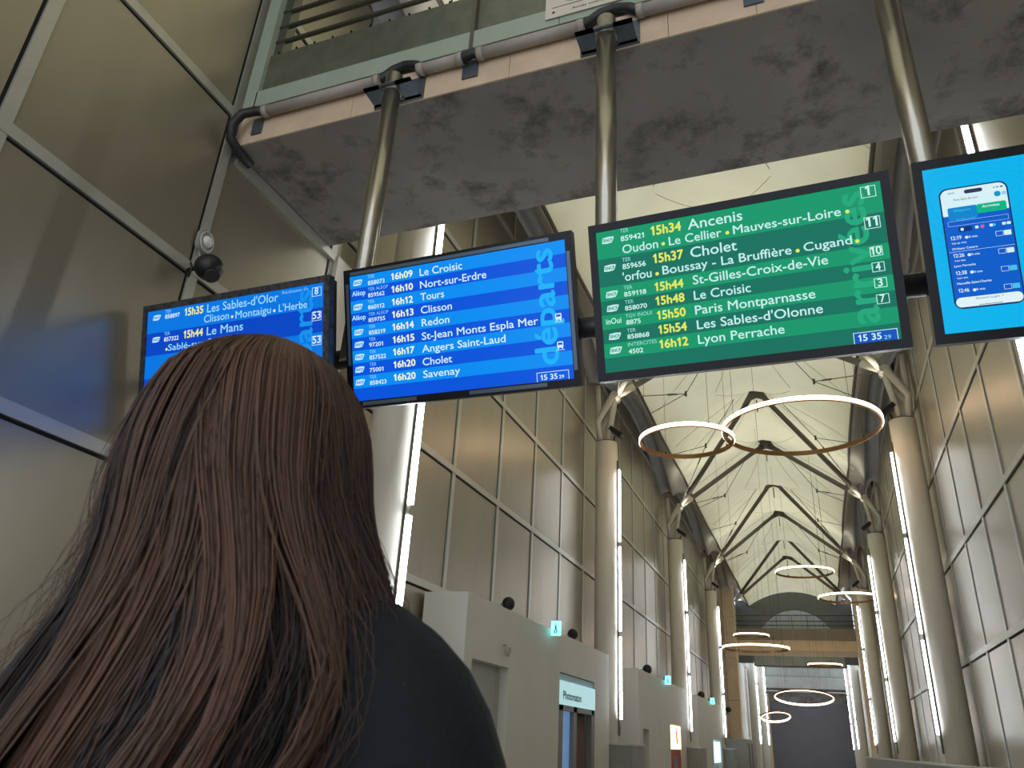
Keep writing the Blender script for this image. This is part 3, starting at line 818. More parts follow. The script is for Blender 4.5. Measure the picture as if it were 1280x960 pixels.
TEXTS = {
 'green': [
  ('TER', -0.446, 0.2858, 0.035, 0.0175, 's'),
  ('859421', -0.4466, 0.2489, 0.0991, 0.022, 'w'),
  ('15h34', -0.3179, 0.251, 0.1248, 0.038, 't'),
  ('Ancenis', -0.1667, 0.2475, 0.2154, 0.0424, 'n'),
  ('Oudon', -0.4427, 0.1939, 0.1502, 0.0365, 'n'),
  ('Le Cellier', -0.2481, 0.1947, 0.2106, 0.0357, 'n'),
  ('Mauves-sur-Loire', 0.008, 0.1955, 0.3972, 0.0347, 'n'),
  ('TER', -0.4475, 0.1579, 0.0368, 0.0173, 's'),
  ('859656', -0.4478, 0.1262, 0.0984, 0.0218, 'w'),
  ('15h37', -0.318, 0.1304, 0.124, 0.0375, 't'),
  ('Cholet', -0.166, 0.1281, 0.1827, 0.0419, 'n'),
  ("'orfou", -0.4498, 0.0741, 0.1206, 0.0361, 'n'),
  ('Boussay - La Bruffière', -0.2841, 0.0761, 0.4997, 0.0354, 'n'),
  ('Cugand', 0.2596, 0.0779, 0.1713, 0.0332, 'n'),
  ('TER', -0.4496, 0.0366, 0.0366, 0.0157, 's'),
  ('859118', -0.4498, 0.0076, 0.0929, 0.0191, 'w'),
  ('15h44', -0.3209, 0.0108, 0.1166, 0.0347, 't'),
  ('St-Gilles-Croix-de-Vie', -0.1666, 0.0144, 0.5064, 0.0364, 'n'),
  ('TER', -0.4493, -0.0247, 0.0365, 0.0157, 's'),
  ('858070', -0.4503, -0.0526, 0.0916, 0.019, 'w'),
  ('15h48', -0.3219, -0.0486, 0.1171, 0.0345, 't'),
  ('Le Croisic', -0.1678, -0.0497, 0.2196, 0.0362, 'n'),
  ('TGV INOUI', -0.4508, -0.0841, 0.1089, 0.0156, 's'),
  ('8875', -0.45, -0.1129, 0.0605, 0.0189, 'w'),
  ('15h50', -0.3211, -0.1092, 0.1157, 0.0343, 't'),
  ('Paris Montparnasse', -0.1683, -0.1104, 0.4496, 0.036, 'n'),
  ('TER', -0.4496, -0.146, 0.0372, 0.0155, 's'),
  ('858868', -0.4497, -0.1737, 0.0909, 0.0188, 'w'),
  ('15h54', -0.3202, -0.1689, 0.1143, 0.0341, 't'),
  ("Les Sables-d'Olonne", -0.1665, -0.1711, 0.4676, 0.0357, 'n'),
  ('INTERCITES', -0.4502, -0.205, 0.1195, 0.0154, 's'),
  ('4502', -0.4495, -0.2359, 0.0609, 0.0187, 'w'),
  ('16h12', -0.3214, -0.2296, 0.1158, 0.0338, 't'),
  ('Lyon Perrache', -0.1673, -0.2311, 0.3252, 0.0355, 'n'),
  ('15 35', 0.4089, -0.2969, 0.078, 0.0239, 'w'),
  ('29', 0.4943, -0.2993, 0.0231, 0.0147, 's'),
  ('1', 0.4959, 0.2566, 0.0184, 0.0376, 'w'),
  ('11', 0.4831, 0.1336, 0.046, 0.0372, 'w'),
  ('10', 0.4891, 0.0229, 0.0362, 0.0306, 'w'),
  ('4', 0.4976, -0.0384, 0.0172, 0.0288, 'w'),
  ('3', 0.4974, -0.0994, 0.0172, 0.0286, 'w'),
  ('7', 0.4979, -0.16, 0.0171, 0.0285, 'w'),
  ('inOui', -0.5344, -0.1009, 0.0647, 0.0239, 'l'),
 ],
 'blue': [
  ('TER', -0.45, 0.2829, 0.0392, 0.0165, 's'),
  ('858073', -0.4491, 0.2506, 0.0932, 0.0196, 'w'),
  ('16h09', -0.3193, 0.2563, 0.1165, 0.031, 't'),
  ('Le Croisic', -0.1654, 0.2521, 0.2202, 0.0343, 'n'),
  ('TER ALEOP', -0.4504, 0.221, 0.1118, 0.0164, 's'),
  ('859562', -0.4507, 0.1902, 0.0919, 0.0195, 'w'),
  ('16h10', -0.3201, 0.1945, 0.1163, 0.0309, 't'),
  ('Nort-sur-Erdre', -0.1665, 0.192, 0.3395, 0.0342, 'n'),
  ('TER', -0.4533, 0.1597, 0.0368, 0.0164, 's'),
  ('860112', -0.4533, 0.1315, 0.0918, 0.0195, 'w'),
  ('16h12', -0.3208, 0.1331, 0.1139, 0.0308, 't'),
  ('Tours', -0.1675, 0.1344, 0.1237, 0.0341, 'n'),
  ('TER ALEOP', -0.4526, 0.099, 0.1103, 0.0163, 's'),
  ('859755', -0.4539, 0.0692, 0.0926, 0.0194, 'w'),
  ('16h13', -0.3227, 0.0727, 0.1158, 0.0307, 't'),
  ('Clisson', -0.1686, 0.0725, 0.1613, 0.034, 'n'),
  ('TER', -0.4543, 0.0379, 0.0367, 0.0163, 's'),
  ('858219', -0.4544, 0.0083, 0.0914, 0.0193, 'w'),
  ('16h14', -0.3245, 0.0132, 0.1156, 0.0306, 't'),
  ('Redon', -0.1676, 0.0119, 0.1437, 0.0338, 'n'),
  ('TER', -0.4558, -0.0226, 0.0377, 0.0162, 's'),
  ('97201', -0.456, -0.0511, 0.0771, 0.0193, 'w'),
  ('16h15', -0.3253, -0.0477, 0.1164, 0.0305, 't'),
  ('St-Jean Monts Espla Mer', -0.1698, -0.0516, 0.5759, 0.0337, 'n'),
  ('TER', -0.4564, -0.0834, 0.0365, 0.0162, 's'),
  ('857522', -0.4565, -0.112, 0.0911, 0.0192, 'w'),
  ('16h17', -0.3259, -0.1064, 0.114, 0.0304, 't'),
  ('Angers Saint-Laud', -0.1719, -0.1107, 0.4195, 0.0336, 'n'),
  ('TER', -0.458, -0.144, 0.0376, 0.0161, 's'),
  ('75001', -0.4581, -0.1724, 0.0758, 0.0191, 'w'),
  ('16h20', -0.3267, -0.1665, 0.1171, 0.0303, 't'),
  ('Cholet', -0.1721, -0.1715, 0.1521, 0.0335, 'n'),
  ('TER', -0.4596, -0.2052, 0.0375, 0.0161, 's'),
  ('858423', -0.4598, -0.2336, 0.0908, 0.0191, 'w'),
  ('16h20', -0.3286, -0.2271, 0.1169, 0.0302, 't'),
  ('Savenay', -0.172, -0.2294, 0.1891, 0.0334, 'n'),
  ('15 35', 0.3997, -0.2981, 0.0776, 0.0226, 'w'),
  ('29', 0.4836, -0.2977, 0.0234, 0.0138, 'w'),
  ('Aléop', -0.5403, 0.2076, 0.0746, 0.0237, 'l'),
  ('Aléop', -0.5454, 0.088, 0.0766, 0.0235, 'l'),
 ],
 'left': [
  ('TER', -0.4328, 0.2829, 0.0405, 0.0176, 's'),
  ('858897', -0.4321, 0.2529, 0.0991, 0.022, 'w'),
  ('15h35', -0.301, 0.2517, 0.1227, 0.0391, 't'),
  ("Les Sables-d'Olor", -0.1537, 0.2494, 0.4418, 0.0429, 'n'),
  ("Réutilisation d'e", 0.3109, 0.2801, 0.1519, 0.0165, 's'),
  ('8', 0.5001, 0.2523, 0.0205, 0.0323, 'w'),
  ('Clisson', -0.1714, 0.1978, 0.1589, 0.0385, 'n'),
  ('Montaigu', 0.0288, 0.1937, 0.217, 0.0378, 'n'),
  ("L'Herbe", 0.2922, 0.1929, 0.1668, 0.0368, 'n'),
  ('TER', -0.4313, 0.1622, 0.039, 0.0174, 's'),
  ('857322', -0.4304, 0.1296, 0.0974, 0.0217, 'w'),
  ('15h44', -0.3002, 0.1317, 0.1259, 0.0386, 't'),
  ('Le Mans', -0.1498, 0.1289, 0.2285, 0.0424, 'n'),
  ('53', 0.4911, 0.1296, 0.0453, 0.0359, 'w'),
  ('53', 0.4935, 0.0091, 0.045, 0.0355, 'w'),
  ('1', 0.5214, -0.1013, 0.0134, 0.035, 'w'),
  ('Sablé - Sillé', -0.3858, 0.0858, 0.6076, 0.0387, 'n'),
 ],
 'ad': [
  ('12:19', -0.4922, 0.029, 0.0338, 0.0134, 'n'),
  ('0 min', -0.4357, 0.0297, 0.0262, 0.0075, 'n'),
  ('12:26', -0.4914, -0.0358, 0.0336, 0.0133, 'n'),
  ('0 min', -0.4362, -0.0346, 0.0256, 0.0075, 'n'),
  ('12:38', -0.4917, -0.0996, 0.0336, 0.0132, 'n'),
  ('0 min', -0.4368, -0.0986, 0.026, 0.0074, 'n'),
  ('12:46', -0.4915, -0.1632, 0.0329, 0.0131, 'n'),
  ('0 min', -0.4369, -0.1619, 0.0264, 0.0074, 'n'),
  ('Orléans Centre', -0.4922, -0.0082, 0.0789, 0.0076, 'n'),
  ('Lyon Perrache', -0.4933, -0.071, 0.0657, 0.0075, 'n'),
  ('Marseille Saint-Charles', -0.4922, -0.1353, 0.1044, 0.008, 'n'),
  ('TER 86 1703', -0.4916, 0.0128, 0.0461, 0.0052, 'n'),
  ('TGV 861', -0.4908, -0.0513, 0.0341, 0.0052, 'n'),
  ('TGV 681', -0.4916, -0.1149, 0.034, 0.0052, 'n'),
  ('Départs', -0.4695, 0.1311, 0.0524, 0.0089, 'c'),
  ('Arrivées', -0.3824, 0.1329, 0.0535, 0.0088, 'n'),
  ('Où allez-vous ?', -0.4669, 0.0978, 0.0596, 0.0076, 'c'),
  ('10:43', -0.4815, 0.1988, 0.021, 0.0066, 'd'),
  ('Paris Gare de Lyon', -0.4655, 0.1716, 0.0753, 0.0083, 'd'),
  ('Découvrir la gare  >', -0.4425, -0.1937, 0.0826, 0.0079, 'k'),
 ],
}
# place names need their own colour key on each board
for th in (GREEN, BLUE, BLUE2):
    th['nm'] = th['n']
def themed(th, place):
    d = dict(th); return d
_orig = board_display
def board(label, loc, rot, data, th, place, rows, group, bez, word, boxes, clock, logos, dots, buses=()):
    key = th['n']
    # 'n' in a theme is its name; the place-name colour travels under its own material
    screen_mat(key + '_txt_n', place)
    th = dict(th)
    class T(dict):
        pass
    return _orig(label, loc, rot, data, th, rows, group, bez, word, boxes, clock, logos, dots, buses)
GRP = 'train displays hanging in a row under the footbridge'
gd = [(-0.2713, 0.2065), (-0.0146, 0.2056), (0.4279, 0.207), (-0.3064, 0.083), (0.2376, 0.0852), (0.4486, 0.0851)]
gl = [(-0.5017, z) for z in (0.2641, 0.1412, 0.026, -0.0344, -0.1547, -0.2141)]
gb = [((0.5071, 0.2702), 0.0262), ((0.507, 0.1477), 0.0272), ((0.5071, 0.0351), 0.0215), ((0.507, -0.0255), 0.0215), ((0.5075, -0.0867), 0.0215), ((0.5079, -0.1483), 0.0215)]
g = board('green arrivals display, third from the left in the hanging row', (-0.1379, 2.6617, 3.1178), (0.2786, 0.0029, -0.0231), TEXTS['green'], GREEN, (196, 240, 236),
          [(2, 1), (2, 0), (1, 1), (1, 0), (1, 1), (1, 0), (1, 1), (1, 0)], GRP, m_bezel, 'arrivées', gb, (0.393, 0.5408, -0.3045, -0.2635), gl, gd)
bl = [(-0.506, 0.2711), (-0.5096, 0.1512), (-0.5105, 0.0276), (-0.5111, -0.0328), (-0.5114, -0.0931), (-0.513, -0.154), (-0.5135, -0.2156)]
b = board('blue departures display with nine trains, second from the left in the hanging row', (-1.3855, 2.7144, 3.1349), (0.3389, 0.0149, -0.0261), TEXTS['blue'], BLUE, (206, 240, 255),
          [(1, 1), (1, 0)] * 4 + [(1, 1), (1, 0)], GRP, m_bezel, 'départs', [], (0.3827, 0.5295, -0.3045, -0.264), bl, [], [(0.4996, -0.0323), (0.4991, -0.156)])
# flat grey strips standing in for light reflected in the bezel glass
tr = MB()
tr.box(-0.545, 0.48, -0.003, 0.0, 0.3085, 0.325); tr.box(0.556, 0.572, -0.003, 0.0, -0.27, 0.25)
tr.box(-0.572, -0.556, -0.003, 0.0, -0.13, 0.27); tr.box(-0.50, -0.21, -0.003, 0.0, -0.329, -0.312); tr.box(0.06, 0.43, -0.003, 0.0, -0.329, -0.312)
tr.build('reflection_strips', m_reflect, b)
lb = [((0.512, 0.2651), 0.0265), ((0.5136, 0.1425), 0.0265), ((0.5158, 0.0218), 0.0265), ((0.5165, -0.0944), 0.0265)]
l = board('blue departures display half hidden behind the head, leftmost in the hanging row', (-2.581, 2.6412, 3.0849), (0.2593, 0.0075, -0.0071), [('Sablé-sur-Sarthe', -0.40, 0.077, 0.42, 0.033, 'n') if q[0].startswith('Sablé') else q for q in TEXTS['left']], BLUE2, (150, 214, 255),
          [(2, 1), (2, 0), (2, 1), (2, 0), (1, 1), (1, 0)], GRP, m_scuff, 'départs', lb, (0.393, 0.5408, -0.3045, -0.2635), [(-0.4874, 0.2661), (-0.4843, 0.1462)], [(0.0083, 0.2062), (0.2657, 0.2028), (-0.41, 0.0859)])

# the cyan display with a picture of a telephone
t = display_body('bright cyan display showing a drawing of a smartphone, rightmost in the hanging row', (1.0929, 2.6001, 3.0841), (0.2617, 0.0015, 0.0172), m_bezel, GRP)
pan = MB().box(-AW, AW, 0.004, 0.02, -AH, AH).build('screen_panel', screen_mat('ad_base', (0, 178, 236)), t)
wv = MB()
for r in [0.10 + 0.022 * i for i in range(14)]:
    pr = None
    for i in range(60):
        p = 2 * PI * i / 60; q = 2 * PI * (i + 1) / 60
        def P(a, rr):
            k_ = rr * (1 + 0.10 * math.sin(3 * a + r * 9)); return (-0.40 + k_ * math.cos(a) * 1.5, 0.17 + k_ * math.sin(a))
        c4 = [P(p, r), P(p, r + 0.0022), P(q, r + 0.0022), P(q, r)]
        if all(-AW < c[0] < AW and -AH < c[1] < AH for c in c4): face(wv, c4, 0.0036)
wv.build('wave_lines', screen_mat('ad_wave', (0, 168, 228)), pan)
def mask(name, rects, col, y):
    k = MB()
    for q in rects: face(k, q, y)
    return k.build(name, screen_mat('ad_' + name, col), pan)
X0, X1 = -0.507, -0.299
mask('phone_case', [rrect(X0 - 0.003, X1 + 0.003, -0.223, 0.222, 0.028)], (20, 50, 96), 0.0032)
mask('phone_header', [rrect(X0 + 0.002, X1 - 0.002, 0.10, 0.217, 0.025)], (214, 240, 246), 0.0028)
mask('phone_body', [[(X0 + 0.002, -0.19), (X1 - 0.002, -0.19), (X1 - 0.002, 0.118), (X0 + 0.002, 0.118)]], (0, 92, 200), 0.0026)
mask('phone_tab', [rrect(-0.489, -0.398, 0.10, 0.148, 0.006)], (0, 132, 204), 0.0024)
mask('phone_green_tab', [rrect(-0.398, -0.308, 0.114, 0.148, 0.006)], (0, 178, 130), 0.0023)
mask('phone_footer', [rrect(X0 + 0.003, X1 - 0.003, -0.217, -0.182, 0.017)], (222, 242, 250), 0.0022)
mask('phone_island', [rrect(-0.430, -0.373, 0.1935, 0.208, 0.007)], (44, 52, 86), 0.0022)
mask('phone_badges', [rrect(-0.340, -0.320, 0.166, 0.186, 0.009)], (0, 150, 200), 0.0022)
mask('phone_badge', [rrect(-0.317, -0.303, 0.169, 0.183, 0.006)], (150, 206, 240), 0.0022)
mask('phone_button', [rrect(-0.463, -0.422, 0.055, 0.073, 0.003)], (0, 50, 120), 0.0022)
k = MB()
face(k, rrect(-0.412, -0.402, 0.060, 0.070, 0.002), 0.0022); face(k, rrect(-0.368, -0.358, 0.060, 0.070, 0.002), 0.0022)
face(k, rrect(-0.330, -0.319, 0.060, 0.070, 0.002), 0.0022); face(k, rrect(-0.316, -0.304, 0.060, 0.070, 0.002), 0.0022); face(k, rrect(-0.457, -0.448, 0.059, 0.069, 0.002), 0.002)
for z in (0.030, -0.034):
    face(k, rrect(-0.329, -0.307, z - 0.008, z + 0.010, 0.002), 0.0022)
for z in (0.033, -0.0315, -0.0949, -0.1595):
    circ(k, -0.4426, z, 0, 0.0055, 0.0022, n=12)
for z in (0.030, -0.034, -0.098, -0.162):
    frame_poly(k, -0.354, -0.331, z - 0.008, z + 0.010, 0.0012, 0.0022)
rect(k, X0 + 0.003, X1 - 0.003, -0.0155, -0.0145, 0.0022)
frame_poly(k, -0.494, -0.308, 0.079, 0.097, 0.0007, 0.0022)
for s_, x, z, w, cap, c in TEXTS['ad']:
    if c == 'n': put_text(k, s_, x, z, w, cap, lambda a, b_: (a, 0.0019, b_), 0.03)
k.build('phone_lettering', screen_mat('ad_white', (214, 238, 252)), pan)
k = MB()
for s_, x, z, w, cap, c in TEXTS['ad']:
    if c == 'c': put_text(k, s_, x, z, w, cap, lambda a, b_: (a, 0.0019, b_), 0.006)
for z in (-0.098, -0.162): face(k, rrect(-0.329, -0.307, z - 0.008, z + 0.010, 0.002), 0.0022)
circ(k, -0.402 + 0.048, 0.065, 0, 0.005, 0.0021, n=12)
k.build('phone_cyan_lettering', screen_mat('ad_cyan', (70, 190, 232)), pan)
k = MB()
for s_, x, z, w, cap, c in TEXTS['ad']:
    if c in 'dk': put_text(k, s_, x, z, w, cap, lambda a, b_: (a, 0.0019, b_), 0.006)
rect(k, -0.435, -0.365, -0.2145, -0.2125, 0.0019)
rect(k, -0.340, -0.334, 0.199, 0.202, 0.0019); rect(k, -0.330, -0.324, 0.199, 0.203, 0.0019); rect(k, -0.319, -0.310, 0.198, 0.203, 0.0019)
k.build('phone_dark_lettering', screen_mat('ad_dark', (40, 80, 120)), pan)
k = MB(); circ(k, -0.390, 0.065, 0, 0.006, 0.0021, n=12); k.build('phone_pink_dot', screen_mat('ad_pink', (226, 90, 160)), pan)

# ---------------------------------------------------------------- loudspeakers and siren
def speaker(x, y, z, r, label, side=1, group='round black loudspeakers'):
    t = thing('loudspeaker', label, 'speaker', (x, y, z), group)
    b = MB().sphere((0, 0, 0), r, 28, 16, (1, 1, 1)); b.build('housing', m_black, t)
    g_ = MB(); d = Vector((0.55 * side, -0.35, -0.75)).normalized()
    u = d.cross(Vector((0, 0, 1))).normalized(); w = d.cross(u)
    pts = [d * r * 0.78 + (math.cos(2 * PI * i / 24) * u + math.sin(2 * PI * i / 24) * w) * r * 0.63 for i in range(25)]
    g_.tube(pts, r * 0.035, 6); g_.build('grille_rim', mat('speaker_rim', (40, 42, 46), 0.4), t)
    MB().tube([(-side * r * 0.4, 0, -r * 0.7), (-side * r * 0.5, 0, -r * 1.25)], r * 0.2, 8).build('stand', m_black, t)
    MB().tube([(-r * 0.9, r * 0.2, -r * 0.1), (-r * 1.3, r * 0.3, r * 0.1), (-r * 1.35, r * 0.35, -r * 0.5), (-r * 1.0, r * 0.3, -r * 1.1)], r * 0.05, 6).build('cable', m_black, t)
    return t
t = thing('loudspeaker', 'large round black loudspeaker bracketed to the left metal wall above the leftmost display', 'speaker', (-3.085, 2.845, 3.835), 'round black loudspeakers')
MB().sphere((0, 0, 0), 0.083, 32, 20, (1.0, 1.0, 0.95)).build('housing', m_black, t)
MB().tube([(0.055, -0.02, -0.075), (0.062, -0.021, -0.085)], 0.045, 24).build('grille', mat('speaker_rim', (40, 42, 46), 0.4), t)
MB().tube([(-0.17, 0.01, 0.02), (-0.12, 0.0, 0.015), (-0.07, 0, 0.0)], 0.013, 8).build('bracket', m_black, t)
MB().tube([(-0.165, 0.03, 0.06), (-0.13, -0.02, 0.045), (-0.10, -0.03, 0.0), (-0.13, -0.01, -0.04), (-0.165, 0.02, -0.02)], 0.007, 6).build('cable', m_black, t)
t = thing('siren', 'small round white alarm sounder on the left metal wall above the loudspeaker', 'alarm', (-3.256, 2.905, 4.085))
k = MB(); n = 28
pl = [(0, 0.062 * math.cos(2 * PI * i / n) * (1 - 0.08 * math.cos(8 * PI * i / n)), 0.078 * math.sin(2 * PI * i / n) * (1 - 0.08 * math.cos(8 * PI * i / n))) for i in range(n)]
k.prism(pl, (0.035, 0, 0)); fixn(k.build('base', mat('siren_grey', (150, 148, 144), 0.4), t))
MB().tube([(0.035, 0.0 + 0.045 * math.cos(0), 0)] + [(0.037, 0.052 * math.cos(2 * PI * i / 24), 0.066 * math.sin(2 * PI * i / 24)) for i in range(25)], 0.005, 6).build('rim', mat('siren_rim', (196, 194, 190), 0.35), t)
MB().sphere((0.04, 0, 0), 0.036, 20, 12, (0.8, 1, 1)).build('dome', mat('siren_dome', (226, 222, 216), 0.3), t)
MB().tube([(0.01, -0.02, -0.07), (0.02, -0.01, -0.11), (0.02, 0.01, -0.15)], 0.006, 6).build('cable', m_pipe, t)

# ---------------------------------------------------------------- kiosks between the columns of the left wall
KX = -2.80
def kiosk(label, y0, y1):
    t = thing('kiosk', label, 'kiosk', (KX, y0, 0), 'white service kiosks along the left wall')
    return t
def kb(t, x0, x1, y0, y1, z0, z1, name, m):
    return MB().box(x0 - t.location.x, x1 - t.location.x, y0 - t.location.y, y1 - t.location.y, z0, z1).build(name, m, t)
m_ksoft = mat('kiosk_door', (168, 168, 158), 0.5)
# first kiosk
t = kiosk('white kiosk with a photo booth built in, nearest on the left, behind the shoulder', 6.27, 11.4)
KT = 2.58
for a, b, z0, z1 in ((6.27, 6.45, 0, KT), (6.45, 7.37, 2.04, KT), (7.37, 9.05, 0, KT), (9.05, 10.66, 2.15, KT), (10.66, 11.45, 0, KT)):
    kb(t, XL + 0.03, KX, a, b, z0, z1, 'wall_block', m_kiosk)
kb(t, XL + 0.03, KX - 0.10, 6.45, 7.37, 0, 2.04, 'door', m_ksoft)
kb(t, KX - 0.10, KX - 0.09, 7.30, 7.37, 0, 2.04, 'door_edge', m_strip)
kb(t, XL + 0.03, KX - 0.25, 9.05, 10.66, 0, 2.15, 'booth_back', m_ksoft)
MB().tube([(0.0, 0.93, 2.235), (0.035, 0.93, 2.235), (0.035, 0.93, 2.16), (0.03, 0.99, 2.145), (0.03, 1.02, 2.17), (0.03, 1.02, 2.22)], 0.012, 6).build('hook', m_pipe, t)
# photo booth
pb = thing('photo_booth', 'photo booth with a lit white sign and brown curtain in the nearest kiosk', 'photo booth', (KX, 9.07, 0))
def bb(x0, x1, y0, y1, z0, z1, name, m, par=pb): return MB().box(x0 - KX, x1 - KX, y0 - 9.07, y1 - 9.07, z0, z1).build(name, m, par)
sg = bb(KX - 0.06, KX + 0.01, 9.07, 10.63, 1.80, 2.06, 'lit_sign', mat('booth_sign', (150, 180, 184), 0.5, emit=0.32, ecol=(190, 236, 240)))
bb(KX - 0.20, KX - 0.02, 9.07, 10.63, 2.07, 2.14, 'canopy', mat('booth_canopy', (170, 200, 206), 0.5))
k = MB(); put_text(k, 'Photomaton', 0.10, 1.865, 0.78, 0.085, lambda y, z: (0.012, y, z), 0.05); k.build('lettering', mat('booth_ink', (20, 34, 40), 0.5), sg)
for a, b in ((9.07, 9.22), (9.66, 9.80), (10.50, 10.63)):
    bb(KX - 0.08, KX, a, b, 0.0, 1.80, 'frame_post', mat('booth_frame', (126, 122, 118), 0.5))
bb(KX - 0.08, KX, 9.07, 10.63, 1.74, 1.80, 'frame_head', mat('booth_frame', (126, 122, 118), 0.5))
bb(KX - 0.07, KX - 0.05, 9.22, 9.66, 0.3, 1.74, 'poster', mat('booth_poster', (96, 128, 176), 0.4, noise_amt=0.25, scale=4, emit=0.25, ecol=(110, 150, 200)))
cu = MB(); n = 40
vsx = []
for i in range(n + 1):
    y = 9.80 + 0.62 * i / n
    x = KX - 0.09 + 0.022 * math.sin(i * 1.15)
    vsx += [(x - KX, y - 9.07, 0.4), (x - KX, y - 9.07, 1.74)]
cu.smooth = True; cu.add(vsx, [(2 * i, 2 * i + 2, 2 * i + 3, 2 * i + 1) for i in range(n)])
co = cu.build('curtain', mat('curtain_brown', (112, 84, 72), 0.8), pb); co.modifiers.new('s', 'SOLIDIFY').thickness = 0.006
# second and third kiosks
t = kiosk('white kiosk with a red drinks machine, second along the left wall', 13.5, 18.4)
for a, b, z0, z1 in ((13.5, 13.83, 0, KT), (13.83, 14.38, 1.66, KT), (14.38, 16.5, 0, KT), (16.5, 17.78, 1.80, KT), (17.78, 18.5, 0, KT)):
    kb(t, XL + 0.03, KX, a, b, z0, z1, 'wall_block', m_kiosk)
kb(t, XL + 0.03, KX - 0.10, 13.83, 14.38, 0, 1.66, 'door', m_ksoft)
kb(t, XL + 0.03, KX - 0.3, 16.5, 17.78, 0, 1.80, 'recess_back', m_ksoft)
v = thing('vending_machine', 'red vending machine with a lit yellow panel in the second kiosk on the left', 'vending machine', (KX, 16.6, 0))
MB().box(-0.28, 0.0, 0.02, 1.1, 0, 1.36).build('cabinet', mat('vending_red', (178, 60, 44), 0.4), v)
lp = MB().box(-0.28, 0.005, 0.02, 1.1, 1.36, 1.78).build('lit_panel', mat('vending_lit', (250, 232, 176), 0.5, emit=1.3), v)
MB().obox((0.012, 0.56, 1.58), (0.003, 0, 0), (0, 0.06, 0.03), (0, -0.04, 0.12)).build('red_emblem', mat('vending_red2', (220, 60, 30), 0.4, emit=0.5), lp)
MB().box(0.0, 0.01, 0.15, 0.60, 0.5, 1.25).build('front_window', mat('vending_window', (120, 120, 130), 0.2), v)
t = kiosk('white kiosk with a bluish screen, third along the left wall', 20.5, 25.6)
for a, b, z0, z1 in ((20.5, 21.3, 0, KT), (21.3, 21.7, 1.35, KT), (21.7, 23.3, 0, KT), (23.3, 25.1, 1.62, KT), (25.1, 25.5, 0, KT)):
    kb(t, XL + 0.03, KX, a, b, z0, z1, 'wall_block', m_kiosk)
kb(t, XL + 0.03, KX - 0.12, 21.3, 21.7, 0, 1.35, 'door', m_ksoft)
kb(t, XL + 0.03, KX - 0.12, 23.3, 25.1, 0, 1.62, 'recess_back', m_ksoft)
s_ = MB().box(KX - 0.12, KX - 0.02, 23.4, 25.0, 1.05, 1.58).build('lit_screen', mat('blue_panel', (180, 220, 240), 0.5, emit=1.0))
tag(s_, 'pale blue lit screen in the third kiosk on the left', 'screen')
o = MB().box(KX - 0.1, KX + 0.5, 27.5, 31.5, 0, 1.72).build('service_cabinet', mat('cabinet_grey', (150, 148, 142), 0.5))
for yy in (28.4, 29.6):
    MB().box(KX + 0.5, KX + 0.51, yy, yy + 0.5, 0.3, 1.6).build('door_panel', m_door, o)
tag(o, 'low grey cabinet with dark door panels by the far left pilaster', 'cabinet')

for x, y, z, r, w in ((-2.93, 7.60, 2.69, 0.068, 'on top of the nearest kiosk, left of the exit sign'), (-2.93, 10.0, 2.69, 0.068, 'on top of the nearest kiosk, right of the exit sign'),
                      (-2.93, 14.95, 2.69, 0.085, 'on top of the second kiosk, the left one'), (-2.93, 17.1, 2.68, 0.085, 'on top of the second kiosk, beside its exit sign'),
                      (-2.93, 22.3, 2.69, 0.09, 'on top of the third kiosk, the left one'), (-2.93, 24.6, 2.69, 0.09, 'on top of the third kiosk, beside its exit sign')):
    speaker(x, y, z, r, 'round black loudspeaker ' + w)
t = speaker(-2.86, 28.4, 2.6, 0.09, 'round black loudspeaker low on the left wall before the far pilaster')
MB().tube([(-0.40, 0, 0), (0, 0, 0)], 0.02, 8).build('wall_arm', m_black, t)
t = speaker(-2.82, 36.0, 1.66, 0.10, 'round black loudspeaker beyond the far left pilaster')
MB().tube([(-0.44, 0, 0), (0, 0, 0)], 0.02, 8).build('wall_arm', m_black, t)
for y, w, h in ((8.62, 'nearest', 0.10), (15.95, 'second', 0.10), (22.95, 'third', 0.10)):
    e = thing('exit_sign', 'small glowing cyan exit sign on the %s kiosk along the left wall' % w, 'sign', (KX + 0.02, y, 2.58), 'glowing exit signs on the kiosks')
    MB().box(0.0, 0.11, -0.012, 0.012, -0.08, 0.08).build('lit_plate', mat('exit_glow', (110, 226, 226), 0.5, emit=1.6), e)
    k = MB(); k.box(0.045, 0.065, -0.015, -0.013, -0.02, 0.03).box(0.048, 0.062, -0.015, -0.013, 0.035, 0.052).box(0.033, 0.05, -0.015, -0.013, -0.06, -0.02).box(0.06, 0.075, -0.015, -0.013, -0.06, -0.01)
    k.build('pictogram', mat('exit_green', (20, 130, 110), 0.5), e)

